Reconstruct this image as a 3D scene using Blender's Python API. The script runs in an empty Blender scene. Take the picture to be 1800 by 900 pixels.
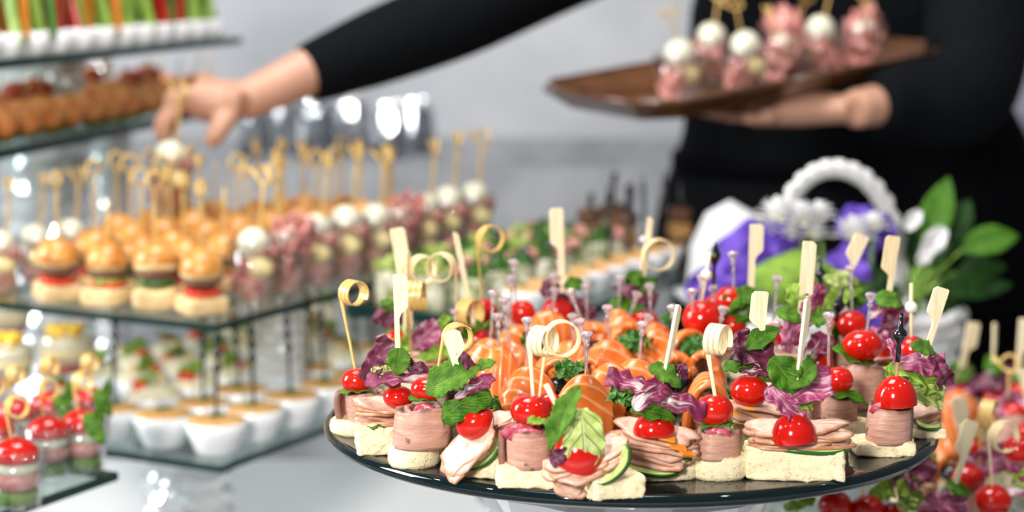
import bpy, math, random
import numpy as np
from mathutils import Vector, Matrix, Euler

# ------------------------------------------------------------------ camera, world, lights, exposure
FPX, PITCH, ZC = 3400.0, math.radians(8.28), 1.35
SC = bpy.context.scene
COL = SC.collection
cam_d = bpy.data.cameras.new('camera')
cam = bpy.data.objects.new('camera', cam_d); COL.objects.link(cam)
cam.location = (0, 0, ZC)
cam.rotation_euler = (math.pi/2 - PITCH, 0, 0)
cam_d.sensor_width = 36.0
cam_d.lens = FPX/1800*36.0
cam_d.clip_start = 0.05
cam_d.dof.use_dof = True
cam_d.dof.focus_distance = 1.26
cam_d.dof.aperture_fstop = 4.2
SC.camera = cam
SC.view_settings.view_transform = 'Standard'
SC.view_settings.look = 'None'
SC.view_settings.gamma = 1.0
SC.view_settings.use_curve_mapping = False
SC.view_settings.exposure = 0.0
W = bpy.data.worlds.new('world'); SC.world = W
W.use_nodes = True
W.node_tree.nodes['Background'].inputs[0].default_value = (0.88, 0.93, 1.0, 1)
W.node_tree.nodes['Background'].inputs[1].default_value = 0.17

def area_light(name, loc, target, sx, sy, power, color=(1, 1, 1)):
    d = bpy.data.lights.new(name, 'AREA'); d.shape = 'RECTANGLE'; d.size = sx; d.size_y = sy
    d.energy = power; d.color = color
    o = bpy.data.objects.new(name, d); COL.objects.link(o)
    o.location = loc
    o.rotation_euler = (Vector(target) - Vector(loc)).to_track_quat('-Z', 'Y').to_euler()
    return o
area_light('flash_umbrella', (-0.55, -0.35, 1.80), (0.05, 1.5, 1.0), 0.30, 0.30, 44, (1.0, 0.97, 0.93))
area_light('ceiling_softbox', (-0.3, 1.7, 3.1), (-0.1, 1.9, 0.9), 1.0, 1.0, 54, (1.0, 0.97, 0.94))
area_light('window_light', (-3.0, 1.6, 2.2), (0.0, 2.0, 1.0), 1.0, 1.5, 115, (0.96, 0.985, 1.0))
def spot_lamp(loc, power):
    d = bpy.data.lights.new('ceiling_spot', 'POINT'); d.energy = power; d.shadow_soft_size = .035; d.color = (1, .96, .9)
    o = bpy.data.objects.new('ceiling_spot', d); COL.objects.link(o); o.location = loc
for x_, y_ in ((-1.5, .6), (-.5, .2), (.9, .6), (-1.9, 1.4), (1.7, 1.6)): spot_lamp((x_, y_, 2.85), 16)

# ------------------------------------------------------------------ pixel helpers (1800 x 900 photograph -> place)
CP = Vector((0, 0, ZC))
FW = Vector((0, math.cos(PITCH), -math.sin(PITCH)))
UP = Vector((0, math.sin(PITCH), math.cos(PITCH)))
def ray(px, py):
    return Vector(((px-900)/FPX, 0, 0)) + UP*(-(py-450)/FPX) + FW
def at_z(px, py, z):
    d = ray(px, py); return CP + d*((z-ZC)/d.z)
def at_y(px, py, y):
    d = ray(px, py); return CP + d*(y/d.y)
def mpp(p):
    return (p-CP).dot(FW)/FPX
def pix(p):
    d = p-CP; w = d.dot(FW); return (900+d.x/w*FPX, 450-d.dot(UP)/w*FPX)
rnd = random.Random(7)

# ------------------------------------------------------------------ materials
class NT:
    def __init__(s, name):
        m = s.m = bpy.data.materials.new(name); m.use_nodes = True
        s.t = m.node_tree; s.p = s.t.nodes['Principled BSDF']; s.out = s.t.nodes['Material Output']
        s._co = None
    def n(s, typ, **kw):
        x = s.t.nodes.new(typ)
        for k, v in kw.items(): setattr(x, k, v)
        return x
    def l(s, a, b): s.t.links.new(a, b)
    def co(s):
        if s._co is None:
            tc = s.n('ShaderNodeTexCoord'); oi = s.n('ShaderNodeObjectInfo')
            mu = s.n('ShaderNodeMath', operation='MULTIPLY'); mu.inputs[1].default_value = 13.0
            s.l(oi.outputs['Random'], mu.inputs[0])
            ad = s.n('ShaderNodeVectorMath', operation='ADD')
            s.l(tc.outputs['Object'], ad.inputs[0]); s.l(mu.outputs[0], ad.inputs[1])
            s._co = ad.outputs[0]
        return s._co
    def uv(s):
        tc = s.n('ShaderNodeTexCoord'); sp = s.n('ShaderNodeSeparateXYZ')
        s.l(tc.outputs['UV'], sp.inputs[0]); return tc.outputs['UV'], sp.outputs[0], sp.outputs[1]
    def scale(s, vec, sc):
        m = s.n('ShaderNodeVectorMath', operation='MULTIPLY'); s.l(vec, m.inputs[0]); m.inputs[1].default_value = sc
        return m.outputs[0]
    def noise(s, sc, detail=3, rough=.55, vec=None, dist=0):
        x = s.n('ShaderNodeTexNoise'); x.inputs['Scale'].default_value = sc
        x.inputs['Detail'].default_value = detail; x.inputs['Roughness'].default_value = rough
        x.inputs['Distortion'].default_value = dist
        s.l(vec if vec is not None else s.co(), x.inputs['Vector']); return x.outputs['Fac']
    def voro(s, sc, vec=None):
        x = s.n('ShaderNodeTexVoronoi'); x.inputs['Scale'].default_value = sc
        s.l(vec if vec is not None else s.co(), x.inputs['Vector']); return x.outputs['Distance']
    def ramp(s, fac, stops):
        r = s.n('ShaderNodeValToRGB'); e = r.color_ramp.elements
        while len(e) < len(stops): e.new(.5)
        for el, (pos, c) in zip(e, stops):
            el.position = pos; el.color = c if len(c) == 4 else (*c, 1)
        s.l(fac, r.inputs[0]); return r.outputs[0]
    def math(s, op, a, b=None):
        x = s.n('ShaderNodeMath', operation=op)
        for i, v in enumerate((a, b)):
            if v is None: continue
            if isinstance(v, (int, float)): x.inputs[i].default_value = v
            else: s.l(v, x.inputs[i])
        return x.outputs[0]
    def mix(s, fac, a, b):
        x = s.n('ShaderNodeMix', data_type='RGBA')
        for i, v in ((0, fac), (6, a), (7, b)):
            if isinstance(v, (int, float)): x.inputs[i].default_value = v
            elif isinstance(v, tuple): x.inputs[i].default_value = v if len(v) == 4 else (*v, 1)
            else: s.l(v, x.inputs[i])
        return x.outputs[2]
    def bump(s, h, st=.5, dist=.002):
        b = s.n('ShaderNodeBump'); b.inputs['Strength'].default_value = st; b.inputs['Distance'].default_value = dist
        s.l(h, b.inputs['Height']); s.l(b.outputs[0], s.p.inputs['Normal'])
    def set(s, **kw):
        names = dict(color='Base Color', rough='Roughness', metal='Metallic', sss='Subsurface Weight', coat='Coat Weight',
                     trans='Transmission Weight', ior='IOR', alpha='Alpha', sheen='Sheen Weight', spec='Specular IOR Level',
                     sssr='Subsurface Radius', ssss='Subsurface Scale', coatr='Coat Roughness')
        for k, v in kw.items():
            i = s.p.inputs[names[k]]
            if isinstance(v, bpy.types.NodeSocket): s.l(v, i)
            elif k == 'color': i.default_value = (*v, 1)
            else: i.default_value = v
        return s
M = {}
def plain(name, color, rough=.5, **kw):
    n = NT(name); n.set(color=color, rough=rough, **kw); M[name] = n.m; return n
def mottled(name, c0, c1, sc=60, rough=.5, bs=0, bd=.001, bsc=None, detail=4, lo=.3, hi=.7, **kw):
    n = NT(name); n.set(rough=rough, color=n.ramp(n.noise(sc, detail), [(lo, c0), (hi, c1)]), **kw)
    if bs: n.bump(n.noise(bsc or sc*2, 5), bs, bd)
    M[name] = n.m; return n

mottled('tomato', (.42, .003, .002), (.56, .012, .004), 45, .12, spec=.5)
mottled('tomato_cut', (.58, .012, .006), (.80, .10, .03), 160, .18, bs=.3, bd=.001, spec=.5)
# bread: crumb with pores, browned where it was toasted
n = NT('bread'); tc = n.n('ShaderNodeTexCoord'); sp = n.n('ShaderNodeSeparateXYZ'); n.l(tc.outputs['Generated'], sp.inputs[0])
toast = n.math('MULTIPLY', n.ramp(sp.outputs[2], [(.80, (0, 0, 0)), (.97, (1, 1, 1))]), n.ramp(n.noise(110, 3), [(.40, (0, 0, 0)), (.66, (1, 1, 1))]))
base = n.ramp(n.noise(330, 3), [(.36, (.90, .78, .52)), (.55, (.88, .75, .47)), (.68, (.80, .63, .36))])
n.set(color=n.mix(n.math('MULTIPLY', toast, .8), base, (.50, .24, .06)), rough=.85)
n.bump(n.math('ADD', n.noise(1300, 4), n.math('MULTIPLY', n.ramp(n.noise(330, 3), [(.55, (0, 0, 0)), (.70, (1, 1, 1))]), -.8)), .55, .0012); M['bread'] = n.m
# rare roast beef
n = NT('beef'); uvv, u, v = n.uv()
fib = n.noise(1, 5, .6, n.scale(n.co(), (70, 70, 620)))
c = n.ramp(fib, [(.25, (.38, .165, .115)), (.5, (.50, .26, .19)), (.75, (.62, .37, .28))])
edge = n.math('MULTIPLY', n.ramp(v, [(.86, (0, 0, 0)), (.99, (1, 1, 1))]), n.ramp(n.noise(140, 3), [(.35, (0, 0, 0)), (.6, (1, 1, 1))]))
spots = n.ramp(n.noise(95, 3), [(.64, (0, 0, 0)), (.70, (.75, .75, .75))])
c = n.mix(n.math('MAXIMUM', n.math('MAXIMUM', edge, n.ramp(u, [(.975, (0, 0, 0)), (.995, (.6, .6, .6))])), spots), c, (.085, .038, .022))
n.set(color=c, rough=.42, sss=.05, ssss=.004); n.bump(n.math('ADD', fib, n.noise(260, 3)), .28, .0014); M['beef'] = n.m
n = NT('ham'); uvv, u, v = n.uv()
c = n.ramp(n.noise(150, 5), [(.3, (.55, .29, .205)), (.5, (.68, .42, .32)), (.72, (.77, .56, .45))])
c = n.mix(n.math('MULTIPLY', n.ramp(v, [(.90, (0, 0, 0)), (.99, (1, 1, 1))]), n.ramp(n.noise(90, 3), [(.3, (.2, .2, .2)), (.6, (1, 1, 1))])), c, (.45, .19, .085))
c = n.mix(n.ramp(n.noise(38, 1), [(.69, (0, 0, 0)), (.74, (1, 1, 1))]), c, (.78, .36, .06))
n.set(color=c, rough=.36, sss=.06, ssss=.004); n.bump(n.noise(260, 4), .35, .001); M['ham'] = n.m
mottled('onion', (.36, .02, .05), (.58, .12, .16), 220, .25, bs=.3)
n = NT('cucumber'); uvv, u, v = n.uv()
seeds = n.noise(1, 2, .5, n.scale(uvv, (26, 3.5, 1)))
c = n.mix(n.ramp(seeds, [(.45, (0, 0, 0)), (.62, (.9, .9, .9))]), (.52, .62, .22), (.74, .76, .44))
c = n.mix(n.ramp(v, [(.55, (0, 0, 0)), (.85, (1, 1, 1))]), c, (.50, .62, .19))
c = n.mix(n.ramp(v, [(.955, (0, 0, 0)), (.975, (1, 1, 1))]), c, (.025, .10, .012))
n.set(color=c, rough=.22, sss=.08, ssss=.004); n.bump(seeds, .2, .001); M['cucumber'] = n.m
mottled('carrot', (.72, .22, .015), (.82, .30, .03), 120, .35)
def leafmat(name, c0, c1, cv, rough=.42, veins=8.0, bs=.85, trans=None):
    n = NT(name); uvv, u, v = n.uv()
    a = n.math('ABSOLUTE', n.math('SUBTRACT', u, .5))
    ph = n.math('SUBTRACT', n.math('MULTIPLY', v, veins), n.math('MULTIPLY', a, veins*.9))
    w = n.math('ABSOLUTE', n.math('SUBTRACT', n.math('FRACT', ph), .5))
    vein = n.math('MAXIMUM', n.ramp(w, [(.0, (1, 1, 1)), (.10, (0, 0, 0))]), n.ramp(a, [(.012, (1, 1, 1)), (.035, (0, 0, 0))]))
    nz = n.noise(170, 4)
    c = n.mix(n.math('MULTIPLY', vein, .7), n.ramp(nz, [(.32, c0), (.68, c1)]), cv)
    n.set(color=c, rough=rough+.1, spec=.22)
    n.bump(n.math('SUBTRACT', n.math('MULTIPLY', nz, .8), n.math('MULTIPLY', vein, .7)), bs, .0028)
    tr = n.n('ShaderNodeBsdfTranslucent'); n.l(c, tr.inputs[0]); mx = n.n('ShaderNodeMixShader'); mx.inputs[0].default_value = .25
    n.l(n.p.outputs[0], mx.inputs[1]); n.l(tr.outputs[0], mx.inputs[2]); n.l(mx.outputs[0], n.out.inputs[0])
    M[name] = n.m
leafmat('basil', (.022, .10, .003), (.10, .27, .010), (.25, .42, .06))
leafmat('mint', (.045, .15, .008), (.16, .35, .03), (.32, .48, .11), veins=12, rough=.5)
leafmat('lettuce', (.16, .34, .02), (.40, .56, .08), (.50, .62, .20), veins=5)
leafmat('pale_lettuce', (.42, .56, .11), (.66, .74, .30), (.70, .76, .40), veins=4)
n = NT('radicchio'); uvv, u, v = n.uv()
a = n.math('ABSOLUTE', n.math('SUBTRACT', u, .5))
nz = n.noise(1, 4, .6, n.scale(uvv, (9, 2.2, 1)), .6); nz2 = n.noise(120, 4)
rib = n.math('ADD', n.math('MULTIPLY', n.math('SUBTRACT', 1.0, v), .52), n.math('MULTIPLY', n.math('SUBTRACT', nz, .5), 1.5))
rib = n.math('SUBTRACT', rib, n.math('MULTIPLY', a, .42))
c = n.mix(n.ramp(rib, [(.20, (0, 0, 0)), (.40, (1, 1, 1))]), n.ramp(nz2, [(.3, (.09, .004, .026)), (.7, (.27, .022, .088))]), (.80, .68, .67))
n.set(color=c, rough=.36); n.bump(n.math('ADD', nz2, nz), .5, .0015); M['radicchio'] = n.m
n = NT('dark_radicchio'); uvv, u, v = n.uv()
nz = n.noise(1, 4, .6, n.scale(uvv, (9, 2.5, 1)), .5); nz2 = n.noise(120, 4)
c = n.mix(n.ramp(nz, [(.63, (0, 0, 0)), (.72, (.7, .7, .7))]), n.ramp(nz2, [(.3, (.045, .005, .018)), (.7, (.17, .02, .06))]), (.62, .35, .42))
n.set(color=c, rough=.36); n.bump(n.math('ADD', nz2, nz), .5, .0015); M['dark_radicchio'] = n.m
n = NT('pink_radicchio'); uvv, u, v = n.uv()
nz = n.noise(1, 4, .6, n.scale(uvv, (10, 2.5, 1)), .5); nz2 = n.noise(130, 4)
c = n.mix(n.ramp(nz, [(.50, (0, 0, 0)), (.68, (.8, .8, .8))]), n.ramp(nz2, [(.3, (.17, .010, .055)), (.7, (.40, .05, .16))]), (.78, .55, .60))
n.set(color=c, rough=.36); n.bump(n.math('ADD', nz2, nz), .5, .0015); M['pink_radicchio'] = n.m
# salmon: orange flesh, pale fat lines
n = NT('salmon'); uvv, u, v = n.uv()
wv = n.n('ShaderNodeTexWave', wave_type='BANDS', bands_direction='X', wave_profile='SIN')
wv.inputs['Scale'].default_value = .92; wv.inputs['Distortion'].default_value = 2.6; wv.inputs['Detail'].default_value = 2; wv.inputs['Detail Scale'].default_value = 1.2
n.l(uvv, wv.inputs['Vector'])
c = n.ramp(n.noise(60, 3), [(.3, (.60, .095, .010)), (.7, (.78, .205, .032))])
c = n.mix(n.ramp(wv.outputs['Fac'], [(.78, (0, 0, 0)), (1.0, (.50, .50, .50))]), c, (.90, .50, .26))
n.set(color=c, rough=.22, sss=.06, sssr=(.02, .006, .002), ssss=.3); n.bump(n.math('ADD', n.noise(240, 3), wv.outputs['Fac']), .22, .0012); M['salmon'] = n.m
plain('olive', (.008, .009, .011), .2, coat=.5)
plain('olive_hole', (.002, .002, .002), .8)
mottled('parsley', (.012, .075, .005), (.05, .20, .012), 300, .5)
n = NT('bamboo'); g = n.noise(1, 4, .6, n.scale(n.co(), (900, 900, 45)))
n.set(color=n.ramp(g, [(.3, (.70, .50, .24)), (.5, (.84, .68, .40)), (.75, (.90, .78, .54))]), rough=.5); n.bump(g, .15, .0006); M['bamboo'] = n.m
n = NT('paddle_wood'); g = n.noise(1, 4, .6, n.scale(n.co(), (500, 500, 30)))
n.set(color=n.ramp(g, [(.3, (.76, .60, .34)), (.55, (.88, .77, .52)), (.75, (.92, .84, .63))]), rough=.5); n.bump(g, .12, .0006); M['paddle_wood'] = n.m
n = NT('tan_bamboo'); g = n.noise(1, 4, .6, n.scale(n.co(), (900, 900, 45)))
n.set(color=n.ramp(g, [(.3, (.46, .26, .05)), (.5, (.64, .41, .11)), (.75, (.78, .57, .23))]), rough=.42, coat=.2); M['tan_bamboo'] = n.m
n = NT('clear_plastic'); gl = n.voro(900)
n.set(color=n.ramp(gl, [(.05, (.6, .55, .85)), (.14, (1.0, .92, .93))]), rough=.04, trans=.90, ior=1.46); M['clear_plastic'] = n.m
n = NT('jewel'); n.set(color=n.ramp(n.voro(700), [(.05, (.6, .55, .9)), (.16, (.97, .84, .88))]), rough=.02, trans=.78, ior=1.6); M['jewel'] = n.m
plain('black_plastic', (.006, .007, .010), .16, coat=.5)
plain('white_bead', (.86, .80, .66), .4)
plain('porcelain', (.86, .87, .88), .14, coat=.4)
def thinglass(name, tint, gloss=.10, rough=.02, edge=.55):
    n = NT(name); t = n.n('ShaderNodeBsdfTransparent'); t.inputs[0].default_value = (*tint, 1)
    g = n.n('ShaderNodeBsdfGlossy'); g.inputs['Roughness'].default_value = rough
    lw = n.n('ShaderNodeLayerWeight'); lw.inputs[0].default_value = .35
    f = n.math('ADD', n.math('MULTIPLY', lw.outputs['Facing'], edge), gloss)
    mx = n.n('ShaderNodeMixShader'); n.l(f, mx.inputs[0]); n.l(t.outputs[0], mx.inputs[1]); n.l(g.outputs[0], mx.inputs[2])
    n.l(mx.outputs[0], n.out.inputs[0]); M[name] = n.m
thinglass('shelf_glass', (.88, .95, .93), .06, edge=.36)
thinglass('cup_glass', (.97, .98, .98), .04, edge=.32)
thinglass('crystal_glass', (.90, .92, .94), .28, edge=.5)
plain('glass_edge', (.003, .026, .023), .15, spec=.3)
plain('black_glass', (.004, .0045, .006), .03, ior=1.6)
plain('plate_rim', (.002, .008, .009), .05, ior=1.5)
n = NT('crystal'); n.set(color=(.95, .96, .98), rough=.05, metal=.40); M['crystal'] = n.m
mottled('bun', (.40, .12, .014), (.74, .37, .085), 70, .32, coat=.15, bs=.2)
mottled('patty', (.10, .04, .02), (.22, .10, .05), 200, .6, bs=.7, bd=.002)
mottled('mozzarella', (.62, .60, .46), (.74, .72, .58), 90, .3, sss=.08, ssss=.005)
mottled('prosciutto', (.42, .09, .075), (.74, .38, .33), 130, .35, bs=.4)
mottled('wrap_skin', (.20, .25, .05), (.80, .76, .60), 75, .5, bs=.4, lo=.38, hi=.58)
mottled('cheese', (.80, .62, .26), (.88, .74, .42), 120, .45)
mottled('tart', (.50, .23, .06), (.72, .42, .15), 240, .6, bs=.6, bd=.002)
mottled('cream', (.70, .60, .40), (.82, .75, .58), 120, .4, bs=.3)
mottled('mango', (.80, .42, .02), (.92, .62, .06), 140, .25)
mottled('orange_ball', (.82, .20, .035), (.96, .46, .16), 60, .45, bs=.4, bd=.003)
mottled('red_crust', (.36, .03, .010), (.62, .11, .03), 110, .5, bs=.6, bd=.002)
mottled('celery', (.16, .34, .03), (.34, .52, .10), 60, .4)
mottled('dark_cucumber', (.03, .12, .01), (.09, .24, .03), 60, .4)
mottled('red_pepper', (.38, .008, .008), (.55, .03, .02), 50, .25)
mottled('skin', (.50, .26, .17), (.58, .32, .22), 25, .5, sss=.08, sssr=(.02, .008, .004), ssss=.5)
mottled('black_cloth', (.002, .0026, .0036), (.006, .0072, .0092), 300, .85, bs=.3, spec=.06)
mottled('apron_cloth', (.0012, .0012, .002), (.0036, .0036, .005), 300, .9, bs=.3, spec=.05)
mottled('burger_bread', (.62, .40, .17), (.80, .60, .32), 90, .7, bs=.3)
mottled('grey_cloth', (.30, .31, .335), (.37, .38, .40), 20, .85)
mottled('hair', (.012, .008, .006), (.03, .02, .014), 200, .5)
n = NT('tray_lacquer'); g = n.noise(1, 4, .6, n.scale(n.co(), (4, 40, 40)))
n.set(color=n.ramp(g, [(.3, (.055, .02, .008)), (.7, (.15, .06, .022))]), rough=.16, coat=.6); M['tray_lacquer'] = n.m
mottled('white_wicker', (.60, .60, .60), (.78, .77, .75), 150, .6, bs=.4)
mottled('purple_ribbon', (.07, .026, .29), (.13, .055, .43), 30, .5, spec=.3)
mottled('white_petal', (.62, .63, .64), (.78, .78, .77), 80, .5)
mottled('moss', (.09, .19, .008), (.21, .34, .022), 120, .7, bs=.6, bd=.003)
leafmat('plant_leaf', (.006, .030, .004), (.022, .085, .010), (.05, .13, .03), veins=7)
leafmat('lit_leaf', (.035, .13, .008), (.10, .27, .02), (.20, .38, .06), veins=7)  # lit copy of plant_leaf, the light on it put into the colour
mottled('linen', (.58, .59, .61), (.66, .67, .68), 40, .8)
n = NT('tablecloth'); n.set(color=n.ramp(n.noise(4, 3), [(.3, (.78, .80, .81)), (.7, (.86, .87, .88))]), rough=.55); n.bump(n.noise(700, 2), .1, .0005); M['tablecloth'] = n.m
n = NT('concrete'); a = n.noise(2.2, 6, .6); b = n.noise(9, 5, .65)
n.set(color=n.mix(n.ramp(b, [(.58, (0, 0, 0)), (.78, (.55, .55, .55))]), n.ramp(a, [(.35, (.44, .46, .495)), (.65, (.60, .61, .635))]), (.32, .34, .38)), rough=.8); n.bump(b, .15, .01); M['concrete'] = n.m
mottled('curtain_cloth', (.25, .23, .30), (.33, .30, .39), 10, .9)
mottled('floor_stone', (.20, .20, .21), (.30, .30, .31), 3, .4)
mottled('ceiling_paint', (.75, .75, .75), (.8, .8, .8), 3, .9)

# ------------------------------------------------------------------ geometry: every shape is (verts Nx3, faces, per-vertex uv or None)
def snz(P, fr, seed, k=6):
    """smooth pseudo noise in about [-1, 1]"""
    r = np.random.RandomState(seed % 100000); s = 0
    for i in range(k):
        d = r.normal(size=3); d /= np.linalg.norm(d)
        s = s + np.sin(P @ (d*fr*(.6+.9*r.rand())) + r.rand()*6.283)
    return s/(k*.5)
def xf(g, m):
    V, F, T = g; A = np.array(m); return (V @ A[:3, :3].T + A[:3, 3], F, T)
def join(*gs):
    Vs, Fs, Ts, o = [], [], [], 0
    for V, F, T in gs:
        Vs.append(V); Fs += [tuple(i+o for i in f) for f in F]; o += len(V)
        Ts.append(T if T is not None else np.zeros((len(V), 2)))
    return np.vstack(Vs), Fs, np.vstack(Ts)
def grid_faces(nu, nv, off=0, flip=False):
    F = []
    for i in range(nu):
        for j in range(nv):
            a = off+i*(nv+1)+j; f = (a, a+nv+1, a+nv+2, a+1)
            F.append(f[::-1] if flip else f)
    return F
def sheet(fn, nu, nv, th, uvf=None):
    u = np.linspace(0, 1, nu+1); v = np.linspace(0, 1, nv+1)
    U, Vv = np.meshgrid(u, v, indexing='ij')
    P = fn(U, Vv)
    du = np.gradient(P, axis=0); dv = np.gradient(P, axis=1)
    N = np.cross(du, dv); N /= np.maximum(np.linalg.norm(N, axis=2, keepdims=True), 1e-12)
    n = (nu+1)*(nv+1)
    A = (P+N*th/2).reshape(-1, 3); B = (P-N*th/2).reshape(-1, 3)
    T = np.stack(uvf(U, Vv) if uvf else (U, Vv), axis=2).reshape(-1, 2)
    F = grid_faces(nu, nv) + grid_faces(nu, nv, n, True)
    id_ = lambda i, j: i*(nv+1)+j
    loop = [id_(i, 0) for i in range(nu)] + [id_(nu, j) for j in range(nv)] + [id_(i, nv) for i in range(nu, 0, -1)] + [id_(0, j) for j in range(nv, 0, -1)]
    for k in range(len(loop)):
        a, b = loop[k], loop[(k+1) % len(loop)]
        F.append((b, a, a+n, b+n))
    return np.vstack([A, B]), F, np.vstack([T, T])
def lathe(prof, n=24, close=False):
    prof = np.array(prof, float); k = len(prof)
    a = np.arange(n)*2*math.pi/n
    V = np.stack([np.outer(np.cos(a), prof[:, 0]), np.outer(np.sin(a), prof[:, 0]), np.tile(prof[:, 1], (n, 1))], 2).reshape(-1, 3)
    F = []
    for i in range(n):
        j = (i+1) % n
        for q in range(k-1):
            F.append((i*k+q, j*k+q, j*k+q+1, i*k+q+1))
    if not close:
        if prof[0, 0] > 1e-6: F.append(tuple(i*k for i in range(n))[::-1])
        if prof[-1, 0] > 1e-6: F.append(tuple(i*k+k-1 for i in range(n)))
    T = np.stack([np.repeat(a/6.2832, k), np.tile(np.linspace(0, 1, k), n)], 1)
    return V, F, T
def ball(rx, ry, rz, n=20, m=12, amp=0, fr=60, seed=1, z0=-1.0):
    """ellipsoid; z0 > -1 cuts the underside flat"""
    t0 = math.asin(max(-1, z0)); t = np.linspace(t0, math.pi/2, m+1)
    prof = np.stack([np.cos(t), np.sin(t)], 1); prof[-1, 0] = 0
    if z0 <= -1: prof[0, 0] = 0
    else: prof = np.vstack([[0, z0], prof])
    V, F, T = lathe(prof, n)
    V = V*np.array([rx, ry, rz])
    if amp: V = V*(1+amp*snz(V, fr, seed)[:, None])
    return V, F, T
def rbox(sx, sy, sz, r, n=5, amp=0, fr=200, seed=1, taper=0):
    """box with rounded edges, n cells to a side, uneven by amp"""
    key, V, F = {}, [], []
    s = np.array([sx, sy, sz])/2
    def vid(p):
        k = tuple(np.round(p, 6))
        if k not in key: key[k] = len(V); V.append(p)
        return key[k]
    for ax in range(3):
        for sg in (-1, 1):
            for i in range(n):
                for j in range(n):
                    q = []
                    for a, b in ((i, j), (i+1, j), (i+1, j+1), (i, j+1)):
                        p = np.zeros(3); p[ax] = sg; p[(ax+1) % 3] = -1+2*a/n; p[(ax+2) % 3] = -1+2*b/n
                        q.append(vid(p))
                    F.append(tuple(q) if sg > 0 else tuple(q[::-1]))
    V = np.array(V)*s; inn = np.clip(V, -(s-r), s-r); d = V-inn
    L = np.linalg.norm(d, axis=1, keepdims=True); V = inn+np.where(L > 1e-9, d/np.maximum(L, 1e-9)*r, 0)
    if taper: V[:, :2] *= (1-taper*(V[:, 2:3]/sz+.5))
    if amp: V = V+amp*np.stack([snz(V, fr, seed+k) for k in range(3)], 1)
    return V, F, None
def tube(pts, rad, n=8, cap=True, flat=1.0, upv=(0, 0, 1)):
    P = np.array([tuple(p) for p in pts], float); k = len(P)
    R = np.full(k, rad) if np.isscalar(rad) else np.array(rad, float)
    Tn = np.gradient(P, axis=0); Tn /= np.maximum(np.linalg.norm(Tn, axis=1, keepdims=True), 1e-12)
    ref = np.array(upv, float)
    if abs(Tn[0] @ ref) > .93: ref = np.array([1., 0, 0])
    V = []; X = np.cross(Tn[0], ref); X /= np.linalg.norm(X)
    a = np.arange(n)*2*math.pi/n
    for i in range(k):
        X = X-Tn[i]*(X @ Tn[i]); X /= max(np.linalg.norm(X), 1e-12); Y = np.cross(Tn[i], X)
        V.append(P[i]+R[i]*(np.outer(np.cos(a), X)+flat*np.outer(np.sin(a), Y)))
    V = np.vstack(V); F = []
    for i in range(k-1):
        for j in range(n):
            q = (j+1) % n; F.append((i*n+j, i*n+q, i*n+n+q, i*n+n+j))
    if cap: F.append(tuple(range(n))[::-1]); F.append(tuple((k-1)*n+j for j in range(n)))
    T = np.stack([np.tile(a/6.2832, k), np.repeat(np.linspace(0, 1, k), n)], 1)
    return V, F, T
def strip(pts, wdir, w, th):
    """flat ribbon of rectangular section along pts, its width along wdir (one vector or one per point)"""
    P = np.array([tuple(p) for p in pts], float); k = len(P)
    D = np.tile(np.array(wdir, float), (k, 1)) if np.ndim(wdir) == 1 else np.array(wdir, float)
    Tn = np.gradient(P, axis=0); Tn /= np.linalg.norm(Tn, axis=1, keepdims=True)
    D = D-Tn*np.sum(D*Tn, 1, keepdims=True); D /= np.linalg.norm(D, axis=1, keepdims=True)
    Nn = np.cross(Tn, D)
    wv = np.full(k, w) if np.isscalar(w) else np.array(w, float)
    wv = wv[:, None]/2; V = np.stack([P+D*wv+Nn*th/2, P-D*wv+Nn*th/2, P-D*wv-Nn*th/2, P+D*wv-Nn*th/2], 1).reshape(-1, 3)
    F = []
    for i in range(k-1):
        for j in range(4):
            q = (j+1) % 4; F.append((i*4+j, i*4+q, i*4+4+q, i*4+4+j))
    F += [(3, 2, 1, 0), tuple((k-1)*4+j for j in range(4))]
    return V, F, None
def prism(poly, th):
    """2-d outline in x, z, thickness in y"""
    k = len(poly); V = np.array([(x, -th/2, z) for x, z in poly]+[(x, th/2, z) for x, z in poly])
    F = [tuple(range(k)), tuple(range(2*k-1, k-1, -1))]+[(j, j+k, (j+1) % k+k, (j+1) % k) for j in range(k)]
    return V, F, None
def box(x0, x1, y0, y1, z0, z1):
    V = np.array([(x, y, z) for x in (x0, x1) for y in (y0, y1) for z in (z0, z1)], float)
    return V, [(0, 1, 3, 2), (4, 6, 7, 5), (0, 4, 5, 1), (2, 3, 7, 6), (0, 2, 6, 4), (1, 5, 7, 3)], None
def T_(v): return Matrix.Translation(Vector(v))
def R_(x=0, y=0, z=0): return Euler((x, y, z)).to_matrix().to_4x4()
def frame(o, x, nrm):
    """4x4 with origin o, x axis along x, z axis close to nrm"""
    x = Vector(x).normalized(); z = Vector(nrm); z = (z-x*z.dot(x)).normalized(); y = z.cross(x)
    m = Matrix((x, y, z)).transposed().to_4x4(); m.translation = Vector(o); return m

def mkmesh(name, g, mat, smooth=True, off=(0, 0, 0)):
    V, F, T = g
    me = bpy.data.meshes.new(name)
    me.from_pydata((np.asarray(V)-np.array(tuple(off))).tolist(), [], F)
    if T is not None:
        ul = me.uv_layers.new(name='UVMap')
        li = np.empty(len(me.loops), np.int32); me.loops.foreach_get('vertex_index', li)
        ul.data.foreach_set('uv', np.asarray(T)[li].astype(np.float32).ravel())
    if mat: me.materials.append(M[mat])
    if smooth == 'auto':
        me.polygons.foreach_set('use_smooth', [True]*len(me.polygons)); me.set_sharp_from_angle(angle=math.radians(40))
    elif smooth: me.polygons.foreach_set('use_smooth', [True]*len(me.polygons))
    me.update(); return me
def obj(name, g, mat, parent=None, smooth=True, label=None):
    off = parent_loc(parent) if parent is not None else (0, 0, 0)
    o = bpy.data.objects.new(name, mkmesh(name, g, mat, smooth, off)); COL.objects.link(o)
    if parent is not None: o.parent = parent
    if label: o['label'] = label
    return o
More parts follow.
